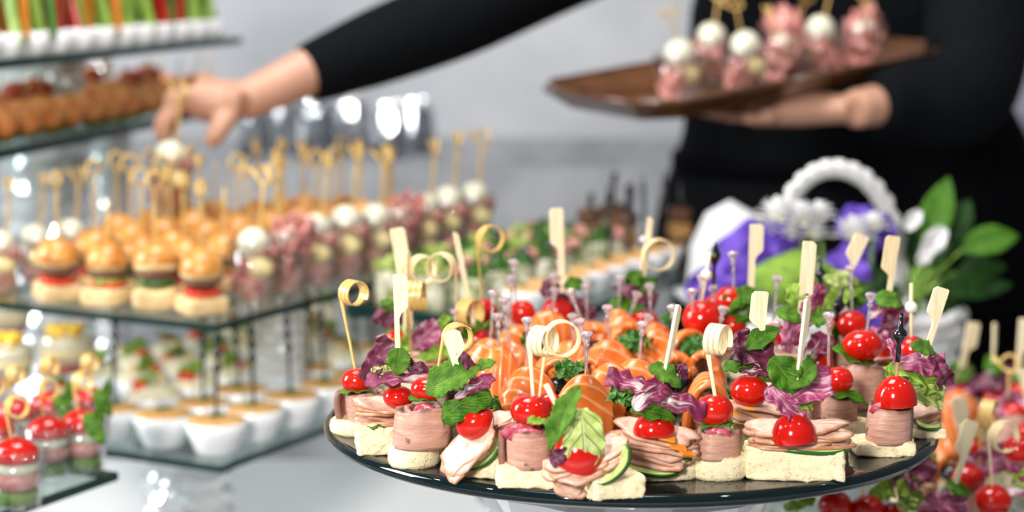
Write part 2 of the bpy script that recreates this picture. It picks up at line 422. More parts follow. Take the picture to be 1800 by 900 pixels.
def parent_loc(p):
    l = Vector((0, 0, 0))
    while p is not None: l += p.location; p = p.parent
    return l
def tag(o, label, cat, group=None):
    o['label'] = label; o['category'] = cat
    if group: o['group'] = group
    return o
def struct(name, g, mat, parent=None, smooth=False, label=None):
    o = obj(name, g, mat, parent, smooth, label)
    if parent is None: o['kind'] = 'structure'
    return o
def empty(name, loc, label, cat, group=None):
    o = bpy.data.objects.new(name, None); o.empty_display_size = .02; COL.objects.link(o); o.location = loc
    return tag(o, label, cat, group)
def copy_tree(o, parent=None):
    c = o.copy(); COL.objects.link(c)
    if parent is not None: c.parent = parent
    for ch in [x for x in o.children]: copy_tree(ch, c)
    return c

# ------------------------------------------------------------------ food shapes
def leaf_geo(p0, p1, w, nrm, fold=.25, curl=.6, ruf=.13, nr=2.6, crum=.045, prof='basil', seed=1, nu=12, nv=22, th=.0007, cup=0.):
    p0, p1 = Vector(p0), Vector(p1); L = (p1-p0).length; ph = (seed*1.7) % 6.28
    def fn(U, V):
        s = U*2-1
        if prof == 'basil': wp = np.sin(np.pi*np.clip(V, .015, .985)**.85)**.8
        elif prof == 'mint': wp = np.sin(np.pi*np.clip(V, .015, .985)**.8)**.75*(1-.14*np.abs(((V*11) % 1)-.5)*2)
        elif prof == 'fan': wp = np.clip(V+.04, 0, 1)**.55*np.clip(1.08-V, 0.02, 1)**.22*(1+.10*np.sin(V*17+ph))
        else: wp = np.sin(np.pi*np.clip(V, .03, .97))**.45*(1+.06*np.sin(V*13+ph))
        c = curl if abs(curl) > 1e-3 else 1e-3
        x = np.sin(c*(V-.5))/c + np.sin(c*.5)/c
        x = x/ (2*np.sin(c*.5)/c); z = (np.cos(c*(V-.5))-np.cos(c*.5))/c
        y = s*wp*w/2/L; z = z + fold*np.abs(y) + cup*y*y*L/w*4 + ruf*(s*s)*np.sin(V*6.28*nr+ph+1.2*s)*w/L*np.minimum(1, wp)
        P = np.stack([x, y, z], 2)*L
        if crum:
            sh = P.shape; Q = P.reshape(-1, 3)
            Q = Q+crum*w*np.stack([snz(Q, 9/w, seed+k) for k in range(3)], 1)*np.array([.5, .5, 1.0]); P = Q.reshape(sh)
        return P
    return xf(sheet(fn, nu, nv, th), frame(p0, p1-p0, nrm))
def slice_geo(a, b, th, seed, wave=.05, bend=0., out=.06, sq=2.0, nu=28, nv=5):
    """irregular thin slice lying in xy; uv.v runs from the middle to the rim"""
    ph = seed*2.1
    def fn(U, V):
        t = U*2*np.pi; ct, st = np.cos(t), np.sin(t)
        k = (np.abs(ct)**sq+np.abs(st)**sq)**(-1/sq)
        r = V*k*(1+out*(np.sin(3*t+ph)+.6*np.sin(5*t+1.7*ph)+.4*np.sin(9*t+ph)))
        x, y = a*r*ct, b*r*st
        z = wave*a*np.sin(x/a*3+ph)*np.cos(y/b*2.3+ph*.7)+bend*(x*x)/a
        return np.stack([x, y, z], 2)
    return sheet(fn, nu, nv, th)
def roll_geo(R, H, seed, turns=1.7, th=.0034, oval=.85, yaw=0, lean=0.):
    """a slice of roast beef rolled upright"""
    def fn(U, V):
        t = U*turns*2*np.pi; r = R*(.30+.58*U**.8+.10*np.clip((U-.86)/.14, 0, 1)**1.5)*(1+.06*np.sin(2.3*t+seed)+.03*np.sin(5.1*t+2*seed)) + .014*R*np.sin(9*t)
        z = V*H*(1+.05*np.sin(t*1.3+seed)+.03*np.sin(t*3.1+2*seed)) + .004*R*np.sin(t*9)
        bul = 1+.06*np.sin(np.pi*V)-.05*V
        P = np.stack([r*bul*np.cos(t), oval*r*bul*np.sin(t), z], 2)
        sh = P.shape; Q = P.reshape(-1, 3); Q = Q+.05*R*np.stack([snz(Q, 2.6/R, seed+k) for k in range(3)], 1)*np.array([1, 1, .5])
        Q[:, 0] += lean*Q[:, 2]
        return Q.reshape(sh)
    return xf(sheet(fn, int(26*turns), 9, th), R_(z=yaw))
def tomato_geo(rx, rz, half=False, seed=1):
    V, F, T = ball(rx, rx*.97, rz*(1.0 if not half else 1.0), 26, 16, .018, 1.6/rx, seed, z0=-1 if not half else -.12)
    if not half:
        r = np.hypot(V[:, 0], V[:, 1])/rx; V[:, 2] -= np.where(V[:, 2] > 0, .12*rz*np.exp(-(r/.22)**2), 0)
    return V, F, T
def salmon_geo(wd, H, dp, seed, yaw, th=.0050, lean=0., droop=.22):
    """slice of salmon folded over into an upright arch: wd across the arch, dp along its axis"""
    r = np.random.RandomState(seed); a0 = .12+.15*r.rand(); a1 = math.pi-.05+.2*r.rand(); sk = (r.rand()-.5)*.5
    def fn(U, V):
        t = -a0+(a1+a0)*V
        x = wd/2*np.cos(t)*(1-.10*np.sin(t)); z = H*np.sign(np.sin(t))*np.abs(np.sin(t))**.8
        s = U*2-1; y = s*dp/2*(.80+.28*np.sin(np.pi*V))
        z = z-droop*H*s*s*np.sin(np.pi*V) + sk*y*np.sin(np.pi*V)
        x = x*(1-.12*s*s)
        P = np.stack([x+lean*np.maximum(z, 0), y, np.maximum(z, -.004)], 2); sh = P.shape; Q = P.reshape(-1, 3)
        Q = Q+.03*wd*np.stack([snz(Q, 2.4/wd, seed+k) for k in range(3)], 1)
        return Q.reshape(sh)
    return xf(sheet(fn, 12, 24, th, (lambda U, V: (V*2.8+1.2*(U-.5)**2+.6*(U-.5), U)) if seed % 3 else (lambda U, V: (U*1.7+.25*np.sin(V*3+seed), V))), R_(z=yaw))
def parsley_geo(r, seed, n=46):
    q = np.random.RandomState(seed); gs = []
    for i in range(n):
        d = q.normal(size=3); d /= np.linalg.norm(d); d[2] = abs(d[2])*.9-.15
        p = d*r*(.35+.65*q.rand()); s = r*(.26+.16*q.rand())
        V = []; k = 7
        for j in range(k):
            a = j*6.2832/k; rr = s*(1.0 if j % 2 else .55); V.append((rr*math.cos(a), rr*math.sin(a), .35*s*math.sin(a*2+i)))
        V.append((0, 0, .25*s))
        F = [(j, (j+1) % k, k) for j in range(k)]
        gs.append(xf((np.array(V), F, None), T_(p) @ frame((0, 0, 0), q.normal(size=3), d+.5*q.normal(size=3))))
    return join(*gs)
# ---- picks: bottom point a, all in metres
CAMX = Vector((1, 0, 0)); CAMY = Vector((0, 1, 0))
def loop_pick_geo(a, b, cen, axis_yaw=.6, turns=2.6, tw=.0032, th=.0009, pitch=.0036, rad=None, squash=1.0):
    """bamboo skewer from a up to b whose tip is coiled about cen; axis_yaw turns the coil's axis from facing -y"""
    a, b, cen = Vector(a), Vector(b), Vector(cen)
    ax = Vector((math.sin(axis_yaw), -math.cos(axis_yaw), 0)); zz = Vector((0, 0, 1)); hx = zz.cross(ax).normalized()
    d = b-cen; d -= ax*d.dot(ax); R = rad or d.length
    t0 = math.atan2(d.dot(zz), d.dot(hx)); sgn = -1 if d.dot(hx) < 0 else 1
    pts, dirs = [], []
    st = (cen+hx*R*math.cos(t0)+zz*R*math.sin(t0)) - ax*pitch*turns/2
    for i in range(9):
        pts.append(a.lerp(st, i/9)); dirs.append(ax)
    N = int(34*turns)
    for i in range(N+1):
        t = t0+sgn*i/N*turns*2*math.pi; rr = R*(1-.05*i/N)
        pts.append(cen+hx*rr*math.cos(t)+zz*rr*math.sin(t)*squash+ax*(i/N-.5)*pitch*turns); dirs.append(ax)
    w = [.0022]*7+[.0026, .003]+[tw]*(N+1)
    return strip(pts, [tuple(x) for x in dirs], w, th)
def stick_geo(a, b, r=.0011): return tube([Vector(a), Vector(a).lerp(Vector(b), .5), Vector(b)], [r*.8, r, r], 8)
def paddle_geo(a, b, w=.0115, ws=.0032, frac=.58, yaw=0., th=.0019, flip=1):
    """flat pick: narrow shank from a, wide paddle with one stepped shoulder up to b"""
    a, b = Vector(a), Vector(b); L = (b-a).length; s = L*(1-frac); e = w-ws/2; q = ws/2
    poly = [(-q, 0), (q, 0), (q, s*.93), (q+.25*(e-q), s+.0008), (e-.0006, s+.0042), (e, s+.006), (e, L-.0022), (e-.0022, L), (-q+.0008, L), (-q, L-.0008)]
    poly = [(x*flip, z) for x, z in poly]
    if flip < 0: poly = poly[::-1]
    z = (b-a).normalized(); x = Vector((math.cos(yaw), math.sin(yaw), 0)); x = (x-z*x.dot(z)).normalized(); y = z.cross(x)
    m = Matrix((x, y, z)).transposed().to_4x4(); m.translation = a
    return xf(prism(poly, th), m)
def zalign(a, b):
    z = (Vector(b)-Vector(a)).normalized(); x = Vector((1, 0, 0)); x = (x-z*x.dot(z)).normalized(); y = z.cross(x)
    m = Matrix((x, y, z)).transposed().to_4x4(); m.translation = Vector(a); return m
def clear_pick_geo(a, b, s=1.0):
    L = (Vector(b)-Vector(a)).length; h = .0068*s
    sh = lathe([(.0009, 0), (.0011, L*.3), (.0012, L-h*1.35), (.0021, L-h*1.3), (.0021, L-h*1.12), (.0014, L-h*1.05)], 8)
    hd = lathe([(.0013, L-h), (.0022, L-h*.72), (.0039*s, L-h*.28), (.0036*s, L-h*.12), (.0022*s, L)], 8)
    return xf(sh, zalign(a, b)), xf(hd, zalign(a, b))
def bead_pick_geo(a, b, style='black'):
    """(shank, coloured top): black pick with a bead and a pointed end, or bamboo with a white ball"""
    L = (Vector(b)-Vector(a)).length; m = zalign(a, b)
    if style == 'white':
        c = L-.018; return xf(lathe([(.0009, 0), (.0012, L*.4), (.0012, L)], 8), m), xf(ball(.0046, .0046, .0044, 14, 10), m @ T_((0, 0, c)))
    k = max(.3*L, L-.046)
    sh = lathe([(.0009, 0), (.0013, .3*L), (.0014, k)], 8)
    if style == 'black': prof = [(.0016, k), (.0019, k+.006), (.0016, L-.022), (.0019, L-.0205), (.0045, L-.0168), (.0048, L-.0150), (.0042, L-.0128), (.0020, L-.0105), (.0015, L-.004), (.0012, L)]
    else: prof = [(.0016, k), (.0018, k+.01), (.0016, L-.020), (.0034, L-.0165), (.0052, L-.0125), (.0050, L-.0105), (.0030, L-.006), (.0010, L-.002), (.0002, L)]
    return xf(sh, m), xf(lathe(prof, 12), m)
def knot_pick_geo(a, h, seed):
    """short bamboo skewer tied in a knot at the top"""
    q = random.Random(seed); r = .0086; yaw = q.random()*3.1; c = Vector(a)+Vector((0, 0, h)); P = []
    for i in range(6): P.append(Vector(a).lerp(c-Vector((0, 0, r)), i/6))
    for i in range(26):
        t = i/25*4.6*math.pi/2
        P.append(c+Vector((r*math.sin(t)*math.cos(yaw), r*math.sin(t)*math.sin(yaw)+.003*math.sin(2*t), -r*math.cos(t)*.9)))
    P.append(P[-1]+Vector((.008*math.cos(yaw+q.random()), .008*math.sin(yaw), .009)))
    return tube(P, .0016, 6)

# ------------------------------------------------------------------ room shell, table
ZT = 0.75                                            # table top
ZP = ZC-.316                                         # black plate top
struct('floor', box(-4.5, 4.5, -2.5, 4.6, -.05, 0), 'floor_stone')
struct('wall_back', box(-4.5, 4.5, 4.2, 4.3, 0, 3.6), 'concrete')
struct('wall_left', box(-4.6, -4.5, 3.2, 4.3, 0, 3.6), 'concrete')

def table(name, x0, x1, y0, y1, z, label, drop, cloth='tablecloth'):
    e = empty(name, ((x0+x1)/2, (y0+y1)/2, 0), label, 'table')
    obj('table_top', rbox(x1-x0, y1-y0, .03, .008, 3), cloth, e).location = (0, 0, z-.0151)
    n = 220; P = []
    per = [(x0, y0), (x1, y0), (x1, y1), (x0, y1), (x0, y0)]
    L = [math.dist(per[i], per[i+1]) for i in range(4)]; tot = sum(L)
    V, F = [], []
    for k in range(n):
        s = k/n*tot; i = 0
        while s > L[i]: s -= L[i]; i += 1
        px = per[i][0]+(per[i+1][0]-per[i][0])*s/L[i]; py = per[i][1]+(per[i+1][1]-per[i][1])*s/L[i]
        nx, ny = ((0, -1), (1, 0), (0, 1), (-1, 0))[i]
        for q in range(5):
            w = (.004+.018*math.sin(k*.9))*q/4; V.append((px+nx*(w+.004), py+ny*(w+.004), z-.002-(z-.03)*drop*q/4))
    for k in range(n):
        for q in range(4):
            a = k*5+q; b = (k+1) % n*5+q; F.append((a, b, b+1, a+1))
    obj('cloth_skirt', (np.array(V), F, None), cloth, e)
    for sx in (x0+.12, x1-.12):
        for sy in (y0+.12, y1-.12): obj('leg', box(sx-.025, sx+.025, sy-.025, sy+.025, 0, z-.03), 'tray_lacquer', e, False)
    return e
table('buffet_table', -1.75, 1.25, .82, 2.36, ZT, 'long buffet table under a pale grey cloth, carrying all the food stands', .95)

# ------------------------------------------------------------------ the black plate on its crystal foot
PC = Vector((.0846, 1.366, ZP)); PR = .2195
pl = empty('cake_plate', PC-Vector((0, 0, .009)), 'large round black mirror glass plate crowded with skewered canapes', 'plate')
obj('plate_top', xf(lathe([(0, -.004), (PR-.010, -.004), (PR-.007, -.002), (PR-.0075, 0), (0, 0)], 128), T_(PC)), 'black_glass', pl, 'auto')
obj('rim', xf(lathe([(PR-.0076, .0004), (PR-.004, .0012), (PR-.0012, -.0006), (PR, -.0032), (PR-.0008, -.0058), (PR-.004, -.0082), (PR-.012, -.009), (PR-.012, -.004), (PR-.0076, .0004)], 160, True), T_(PC)), 'plate_rim', pl, True)
obj('underside', xf(lathe([(0, -.009), (PR-.012, -.009), (PR-.012, -.0042), (0, -.0042)], 96), T_(PC)), 'plate_rim', pl, 'auto')
def crystal_column(name, x, y, z0, z1, r, label, group=None, facets=30):
    """foot of stacked cut glass rings between two plates, every facet flat"""
    e = empty(name, (x, y, z0), label, 'stand', group); h = z1-z0
    m = max(4, int(h/(r*.24))); m += m % 2; P = []; q = random.Random(int(r*1e5+x*997))
    k = facets; V, F = [], []
    for j in range(m+1):
        rr = r*(1.0 if j % 2 else .86)
        for i in range(k):
            a = (i+.5*(j % 2))*6.28318/k; jt = rr*(1+.07*(q.random()-.5))
            V.append((x+jt*math.cos(a), y+jt*math.sin(a), z0+.006+(h-.012)*j/m))
    for j in range(m):
        for i in range(k):
            a, b = j*k+i, j*k+(i+1) % k; c, d = a+k, b+k
            if j % 2 == 0: F += [(a, b, c), (b, d, c)]
            else: F += [(a, b, d), (a, d, c)]
    obj('cut_glass_body', (np.array(V), F, None), 'crystal', e, False)
    for zz in (z0, z1-.006): obj('glass_collar', xf(lathe([(0, 0), (r*1.12, 0), (r*1.14, .003), (r*1.12, .006), (0, .006)], 32), T_((x, y, zz))), 'crystal_glass', e, 'auto')
    return e
crystal_column('crystal_stand', PC.x, PC.y, ZT, ZP-.0091, .115, 'cut crystal foot carrying the round black plate')

# ------------------------------------------------------------------ canapes
class Canape:
    def __init__(s, name, label, px, py, depth=60, z=None, group=None, cat='canape'):
        z = ZP if z is None else z
        p = at_z(px, py, z); s.s = mpp(p); s.b = p+Vector((0, depth/2*s.s, 0)); s.Y = s.b.y; s.s = mpp(s.b)
        s.zt = z; s.e = empty(name, s.b, label, cat, group); s.seed = rnd.randrange(10000)
    def nx(s): s.seed += 17; return s.seed
    def at(s, px, py, dv=0): return at_y(px, py, s.Y+dv*s.s)
    def add(s, name, g, mat, smooth=True, parent=None, label=None): return obj(name, g, mat, parent or s.e, smooth, label)
    def bread(s, px, w, h, d=None, kind='round', yaw=0., dv=0):
        k = s.s; d = d or w*.72; c = s.at(px, 800, dv); z0 = s.b.z; H = h*k
        if kind == 'round':
            R = w/2*k; V, F, T = lathe([(0, 0), (R*.93, 0), (R*.99, H*.18), (R, H*.5), (R*.985, H*.82), (R*.93, H), (R*.5, H*1.02), (0, H*1.0)], 40)
            V = V*np.array([1, d/w, 1]); V = V+.0008*np.stack([snz(V, 220, s.nx()) for _ in range(3)], 1)+.0004*np.stack([snz(V, 900, s.nx()) for _ in range(3)], 1)
            V[:, 2] = np.maximum(V[:, 2], 0); g = (V, F, T)
        else:
            V, F, T = rbox(w*k, d*k, H, .0022, 18, .0007, 200, s.nx()); V = V+.0006*np.stack([snz(V, 900, s.nx()) for _ in range(3)], 1)
            V[:, 2] = np.maximum(V[:, 2]+H/2, 0); g = (V, F, T)
        s.add('bread', xf(g, T_((c.x, c.y, z0)) @ R_(z=yaw)), 'bread')
        s.zt = z0+H
    def roll(s, px, ytop, w, yaw=0., turns=1.7, lean=0., dv=0, mat='beef', oval=.85, sink=.0015):
        p = s.at(px, ytop, dv); z0 = s.zt-sink; H = max(.012, p.z-z0)
        s.add('rolled_beef', xf(roll_geo(w/2*s.s*1.10, H, s.nx() % 50, turns, oval=oval, yaw=(-.25 if yaw > .6 else -2.75)+(yaw-.9)*.25-turns*6.2832, lean=lean), T_((p.x, p.y, z0))), mat); s.zt = z0+H
    def ham(s, px, py, w, d, n=4, yaw=0., pitch=0., roll=0., step=3.2, dv=0, jit=.18, bend=0., shift=(0, 0), mat='ham', name='ham_slice', out=.10):
        q = random.Random(s.nx())
        for i in range(n):
            c = s.at(px+shift[0]*i+q.uniform(-jit, jit)*w*.25, py-step*i, dv+shift[1]*i)
            g = slice_geo(w/2*s.s*q.uniform(.86, 1.05), d/2*s.s*q.uniform(.85, 1.05), .0017, s.nx() % 97, .05, bend, out, 3.4)
            s.add(name, xf(g, T_(c) @ R_(z=yaw+q.uniform(-jit, jit)) @ R_(x=pitch+q.uniform(-jit, jit)*.35, y=roll+q.uniform(-jit, jit)*.35)), mat)
    def cucumber(s, px, py, w, d, yaw=0., pitch=0., roll=0., bend=0., dv=0, wave=.05):
        g = slice_geo(w/2*s.s, d/2*s.s, .0026, s.nx() % 97, wave, bend, .0, 2.2, 36, 8)
        s.add('cucumber_slice', xf(g, T_(s.at(px, py, dv)) @ R_(z=yaw) @ R_(x=pitch, y=roll)), 'cucumber')
    def tomato(s, px, py, w, h, half=False, roll=0., pitch=0., dv=0):
        c = s.at(px, py, dv); rx, rz = w/2*s.s, h/2*s.s
        if half: rz *= 1.62; off = -rz*.44
        else: off = 0
        s.add('cherry_tomato', xf(tomato_geo(rx, rz, half, s.nx()), T_(c) @ R_(x=pitch, y=roll) @ T_((0, 0, off))), 'tomato', 'auto' if half else True)
    def leaf(s, x0, y0, x1, y1, w, mat='basil', face=40, dv0=0, dv1=0, name=None, side=0., **kw):
        f = math.radians(face); nrm = Vector((math.sin(side), -math.cos(f), math.sin(f)))
        names = dict(basil='basil_leaf', mint='mint_leaf', lettuce='lettuce_leaf', pale_lettuce='lettuce_leaf', radicchio='radicchio_leaf', dark_radicchio='radicchio_leaf', pink_radicchio='radicchio_leaf')
        if 'prof' not in kw: kw['prof'] = 'basil' if mat == 'basil' else 'mint' if mat == 'mint' else 'fan'
        if 'radicchio' in mat or 'lettuce' in mat:
            kw = dict(dict(ruf=.22, nr=3.3, crum=.095, nu=22, nv=28, curl=.9, fold=.3, th=.0009), **kw)
        s.add(name or names[mat], leaf_geo(s.at(x0, y0, dv0), s.at(x1, y1, dv1), w*s.s, nrm, seed=s.nx() % 997, **kw), mat)
    def loop(s, xa, ya, xb, yb, cx, cy, rad=None, yaw=.6, turns=2.6, dva=0, dvb=0, mat='bamboo', tw=.0032, pitch=.0036):
        a, b, c = s.at(xa, ya+12, dva), s.at(xb, yb, dvb), s.at(cx, cy, dvb)
        s.add('loop_pick', loop_pick_geo(a, b, c, yaw, turns, rad=rad*s.s if rad else None, tw=tw, pitch=pitch), mat, 'auto')
    def paddle(s, xa, ya, xb, yb, w=27, ws=9, frac=.55, yaw=0., flip=1, dva=0, dvb=0, mat='paddle_wood'):
        a, b = s.at(xa, ya, dva), s.at(xb, yb, dvb); a = a+(a-b)*(.12)
        s.add('paddle_pick', paddle_geo(a, b, w*s.s, ws*s.s, frac*.88, yaw, flip=flip), mat, False)
    def stick(s, xa, ya, xb, yb, r=4, dva=0, dvb=0, mat='bamboo'):
        s.add('bamboo_pick', stick_geo(s.at(xa, ya+10, dva), s.at(xb, yb, dvb), r*s.s), mat)
    def clear(s, xa, ya, xb, yb, dva=0, dvb=0):
        a, h = clear_pick_geo(s.at(xa, ya+14, dva), s.at(xb, yb-10, dvb), 1.12)
        o = s.add('clear_pick', a, 'clear_plastic'); s.add('jewel_head', h, 'jewel', False, o)
    def bead(s, xa, ya, xb, yb, style='black', dva=0, dvb=0):
        a, h = bead_pick_geo(s.at(xa, ya+12, dva), s.at(xb, yb, dvb), style)
        o = s.add('bead_pick', a, 'bamboo'); s.add('pick_bead', h, 'white_bead' if style == 'white' else 'black_plastic', True, o)
    def onion(s, px, py, w, n=3):
        q = random.Random(s.nx())
        for i in range(n):
            c = s.at(px+q.uniform(-.25, .25)*w, py+q.uniform(-4, 6), -18); P = []
            for k in range(9):
                t = k/8*2.6-1.3; P.append(c+Vector((math.sin(t)*w*.5*s.s, -abs(math.cos(t))*.004, -.004*abs(t)**1.5+q.uniform(-.0006, .0006))))
            s.add('pickled_onion', strip(P, (0, -.3, 1), .005, .0014), 'onion')

# --- front rim, from the left end to the right end of the plate
c = Canape('beef_canape', 'roast beef roll canape at the plate edge, tomato with a single tan coiled pick', 632, 770, 80)
c.bread(632, 104, 27); c.roll(642, 690, 92, .4, 1.9)
c.leaf(597, 690, 655, 688, 34, 'mint', 75, dv0=-22, dv1=-18, curl=.5)
c.tomato(627, 670, 54, 47, dv=-6); c.loop(627, 650, 602, 525, 622, 515, 22, .75, 2.7, mat='tan_bamboo')

c = Canape('ham_canape', 'ham canape on a thick bread cube with white purple radicchio, upright paddle pick', 661, 802, 62)
c.bread(661, 71, 57, 60, 'box', .12)
c.leaf(640, 752, 690, 748, 30, 'mint', 80, dv0=-24, dv1=-20, curl=.3); c.ham(672, 741, 92, 62, 6, .1, .12, .05, 6, jit=.3)
c.tomato(700, 698, 54, 40, dv=-8); c.leaf(770, 668, 642, 674, 46, 'radicchio', 55, dv0=-6, dv1=-20, ruf=.14, curl=.5)
c.leaf(640, 668, 690, 600, 62, 'dark_radicchio', 25, dv0=14, dv1=10, curl=1.2); c.leaf(700, 690, 660, 640, 40, 'pale_lettuce', 40, dv0=8, dv1=0)
c.leaf(755, 652, 705, 648, 34, 'dark_radicchio', 50, dv0=-4, dv1=-8, curl=1.2)
c.leaf(704, 610, 698, 660, 44, 'mint', 20, dv0=-6, dv1=-18, curl=1.0)
c.paddle(700, 638, 695, 482, 25, 9, .46, .1, 1, dva=-10)

c = Canape('beef_canape', 'roast beef roll canape between two ham canapes, its round coiled pick seen open', 727, 827, 78)
c.bread(727, 90, 40, 74); c.roll(737, 716, 92, 1.0, 1.9, .05)
c.onion(748, 716, 34); c.leaf(718, 702, 768, 704, 30, 'mint', 70, dv0=-20, dv1=-14)
c.tomato(750, 684, 56, 44, dv=-8); c.loop(767, 655, 783, 596, 806, 594, 25, .45, 2.4, dva=-4, mat='tan_bamboo')

c = Canape('ham_canape', 'ham canape under a big mint leaf and broad paddle pick, ham hanging down its front', 840, 843, 64)
c.bread(846, 92, 55, 60, 'box', -.35)
c.cucumber(850, 800, 92, 50, -.5, .75, -.6, .15, dv=-22)
c.ham(822, 792, 128, 70, 3, -.25, .80, -.80, 4, dv=-34, jit=.1); c.ham(872, 742, 70, 44, 2, -.2, .4, -.3, 4, dv=-6)
c.tomato(835, 742, 70, 58, roll=-.5, dv=-30); c.leaf(776, 738, 864, 694, 52, 'basil', 40, dv0=-34, dv1=-34, curl=1.3, ruf=.18, crum=.06, fold=-.25, prof='oval')
c.leaf(800, 700, 868, 664, 36, 'radicchio', 35, dv0=-34, dv1=-30, curl=.7); c.leaf(768, 690, 812, 672, 42, 'dark_radicchio', 40, dv0=-30, dv1=-34)
c.leaf(748, 690, 846, 644, 66, 'mint', 42, dv0=-40, dv1=-34, curl=.7, crum=.035); c.leaf(835, 650, 872, 636, 26, 'mint', 50, dv0=-20, dv1=-20)
c.leaf(800, 610, 832, 650, 26, 'dark_radicchio', 20, dv0=-30, dv1=-34, curl=1.0)
c.paddle(808, 660, 782, 586, 31, 11, .62, .1, 1, dva=-36, dvb=-40)

c = Canape('beef_canape', 'roast beef roll canape with pickled red onion and two pale coiled picks crossing', 925, 862, 78)
c.bread(925, 108, 38, 72, 'box', .05); c.roll(928, 752, 98, -.5, 1.9)
c.onion(915, 752, 60, 4); c.leaf(900, 742, 985, 752, 34, 'pale_lettuce', 80, dv0=-14, dv1=-20, curl=.4)
c.tomato(932, 722, 72, 58, dv=-8); c.tomato(964, 715, 52, 52, dv=24)
c.loop(938, 697, 943, 605, 956, 600, 26, 1.0, 3.0, dva=-6); c.loop(946, 697, 955, 612, 988, 595, 31, .25, 2.0, dva=-10, dvb=-6)

c = Canape('ham_canape', 'ham canape with a folded cucumber strip, pale lettuce and long mint leaf hiding its tomato', 1080, 880, 56)
c.bread(1078, 98, 42, 56, 'box', .35)
c.ham(1018, 822, 118, 60, 4, .15, .55, -.2, 5, dv=-22, jit=.22); c.ham(1066, 800, 80, 60, 3, .3, .5, -.5, 5, dv=-10)
c.ham(1000, 858, 58, 40, 2, .3, .9, .3, 4, dv=-28)
c.cucumber(1080, 822, 96, 46, -.2, .75, -.75, .35, dv=-24); c.tomato(1022, 785, 92, 66, True, .25, .35, dv=-20)
c.leaf(1022, 718, 1030, 822, 74, 'pale_lettuce', 15, dv0=-34, dv1=-46, curl=1.2, ruf=.10, fold=-.3, crum=.03, prof='oval')
c.leaf(1020, 680, 964, 792, 44, 'mint', 15, dv0=-40, dv1=-44, curl=.5, fold=.5, crum=.06, side=-.6); c.leaf(962, 742, 928, 740, 20, 'lettuce', 30, dv0=-40, dv1=-38)
c.leaf(1004, 790, 968, 812, 36, 'dark_radicchio', 20, dv0=-44, dv1=-46); c.stick(990, 725, 960, 676, 4.6, dva=-40, dvb=-46, mat='paddle_wood')

c = Canape('ham_canape', 'ham canape on cucumber with a halved tomato under a white and purple radicchio frill', 1160, 848, 70)
c.bread(1162, 138, 30, 70, 'round'); c.cucumber(1142, 812, 122, 66, .1, .55, .12, dv=-30, wave=.02)
c.leaf(1196, 812, 1218, 800, 24, 'mint', 60, dv0=-30, dv1=-26)
c.ham(1148, 800, 138, 64, 6, -.05, .48, .22, 8, dv=-24, jit=.2)
for k, (x, y) in enumerate(((1172, 770), (1192, 786), (1208, 797))): c.add('carrot_strip', xf(rbox(.011, .006, .0022, .0008, 3), T_(c.at(x, y, -54)) @ R_(x=.4, y=.25, z=.3*k)), 'carrot', 'auto')
c.tomato(1150, 744, 74, 40, True, dv=-32); c.leaf(1108, 722, 1188, 738, 44, 'basil', 55, dv0=-34, dv1=-40, curl=.8)
c.leaf(1150, 690, 1066, 664, 54, 'radicchio', 40, dv0=-36, dv1=-36, curl=.3, crum=.05); c.leaf(1140, 700, 1240, 728, 58, 'radicchio', 45, dv0=-36, dv1=-42, ruf=.12, curl=.4)
c.leaf(1115, 720, 1170, 672, 58, 'radicchio', 30, dv0=-40, dv1=-34, curl=1.3); c.leaf(1205, 668, 1196, 640, 24, 'dark_radicchio', 20, dv0=-20, dv1=-20)
c.leaf(1140, 645, 1196, 682, 42, 'mint', 50, dv0=-36, dv1=-42, curl=1.2); c.paddle(1167, 668, 1192, 536, 15, 9, .62, .95, 1, dva=-36, dvb=-30)

c = Canape('beef_canape', 'roast beef roll canape with a glossy whole tomato and a coiled pick seen edge on', 1266, 848, 80)
c.bread(1266, 100, 40, 76); c.roll(1260, 754, 78, 2.2, 1.9); c.onion(1262, 756, 30); c.leaf(1232, 752, 1290, 748, 30, 'mint', 80, dv0=-20, dv1=-20)
c.tomato(1256, 721, 67, 58, dv=-10); c.loop(1259, 697, 1249, 615, 1262, 597, 27, 1.05, 2.8, dva=-8)

c = Canape('ham_canape', 'wide ham canape on a long thick bread block with two basil leaves and purple radicchio', 1394, 847, 76)
c.bread(1396, 172, 58, 74, 'box', -.10)
c.cucumber(1425, 783, 140, 66, -.1, .18, .02, dv=-14, wave=.03); c.ham(1402, 778, 172, 76, 7, -.08, .14, -.03, 4.6, dv=-6, jit=.16)
c.tomato(1394, 750, 78, 54, True, -.12, dv=-34); c.leaf(1365, 722, 1428, 712, 38, 'lettuce', 45, dv0=-24, dv1=-28)
c.leaf(1345, 700, 1460, 668, 92, 'pink_radicchio', 25, dv0=-26, dv1=-18, curl=.5, ruf=.12); c.leaf(1350, 680, 1405, 738, 58, 'pink_radicchio', 20, dv0=-26, dv1=-36, curl=.8)
c.leaf(1356, 628, 1400, 690, 62, 'basil', 30, dv0=-30, dv1=-40, curl=.6); c.leaf(1432, 640, 1386, 684, 44, 'mint', 30, dv0=-34, dv1=-44, curl=.5)
c.paddle(1404, 652, 1418, 526, 17, 9, .62, .9, 1, dva=-40, dvb=-34)

c = Canape('beef_canape', 'roast beef roll canape on a toasted square with a halved tomato and black bead pick', 1551, 805, 78)
c.bread(1550, 106, 26, 70, 'box', .05); c.roll(1560, 712, 84, .8, 1.9, .06); c.onion(1545, 708, 34, 2)
c.tomato(1574, 686, 74, 56, True, -.06, dv=-10); c.bead(1575, 662, 1585, 548, 'black', dva=-10, dvb=-10)

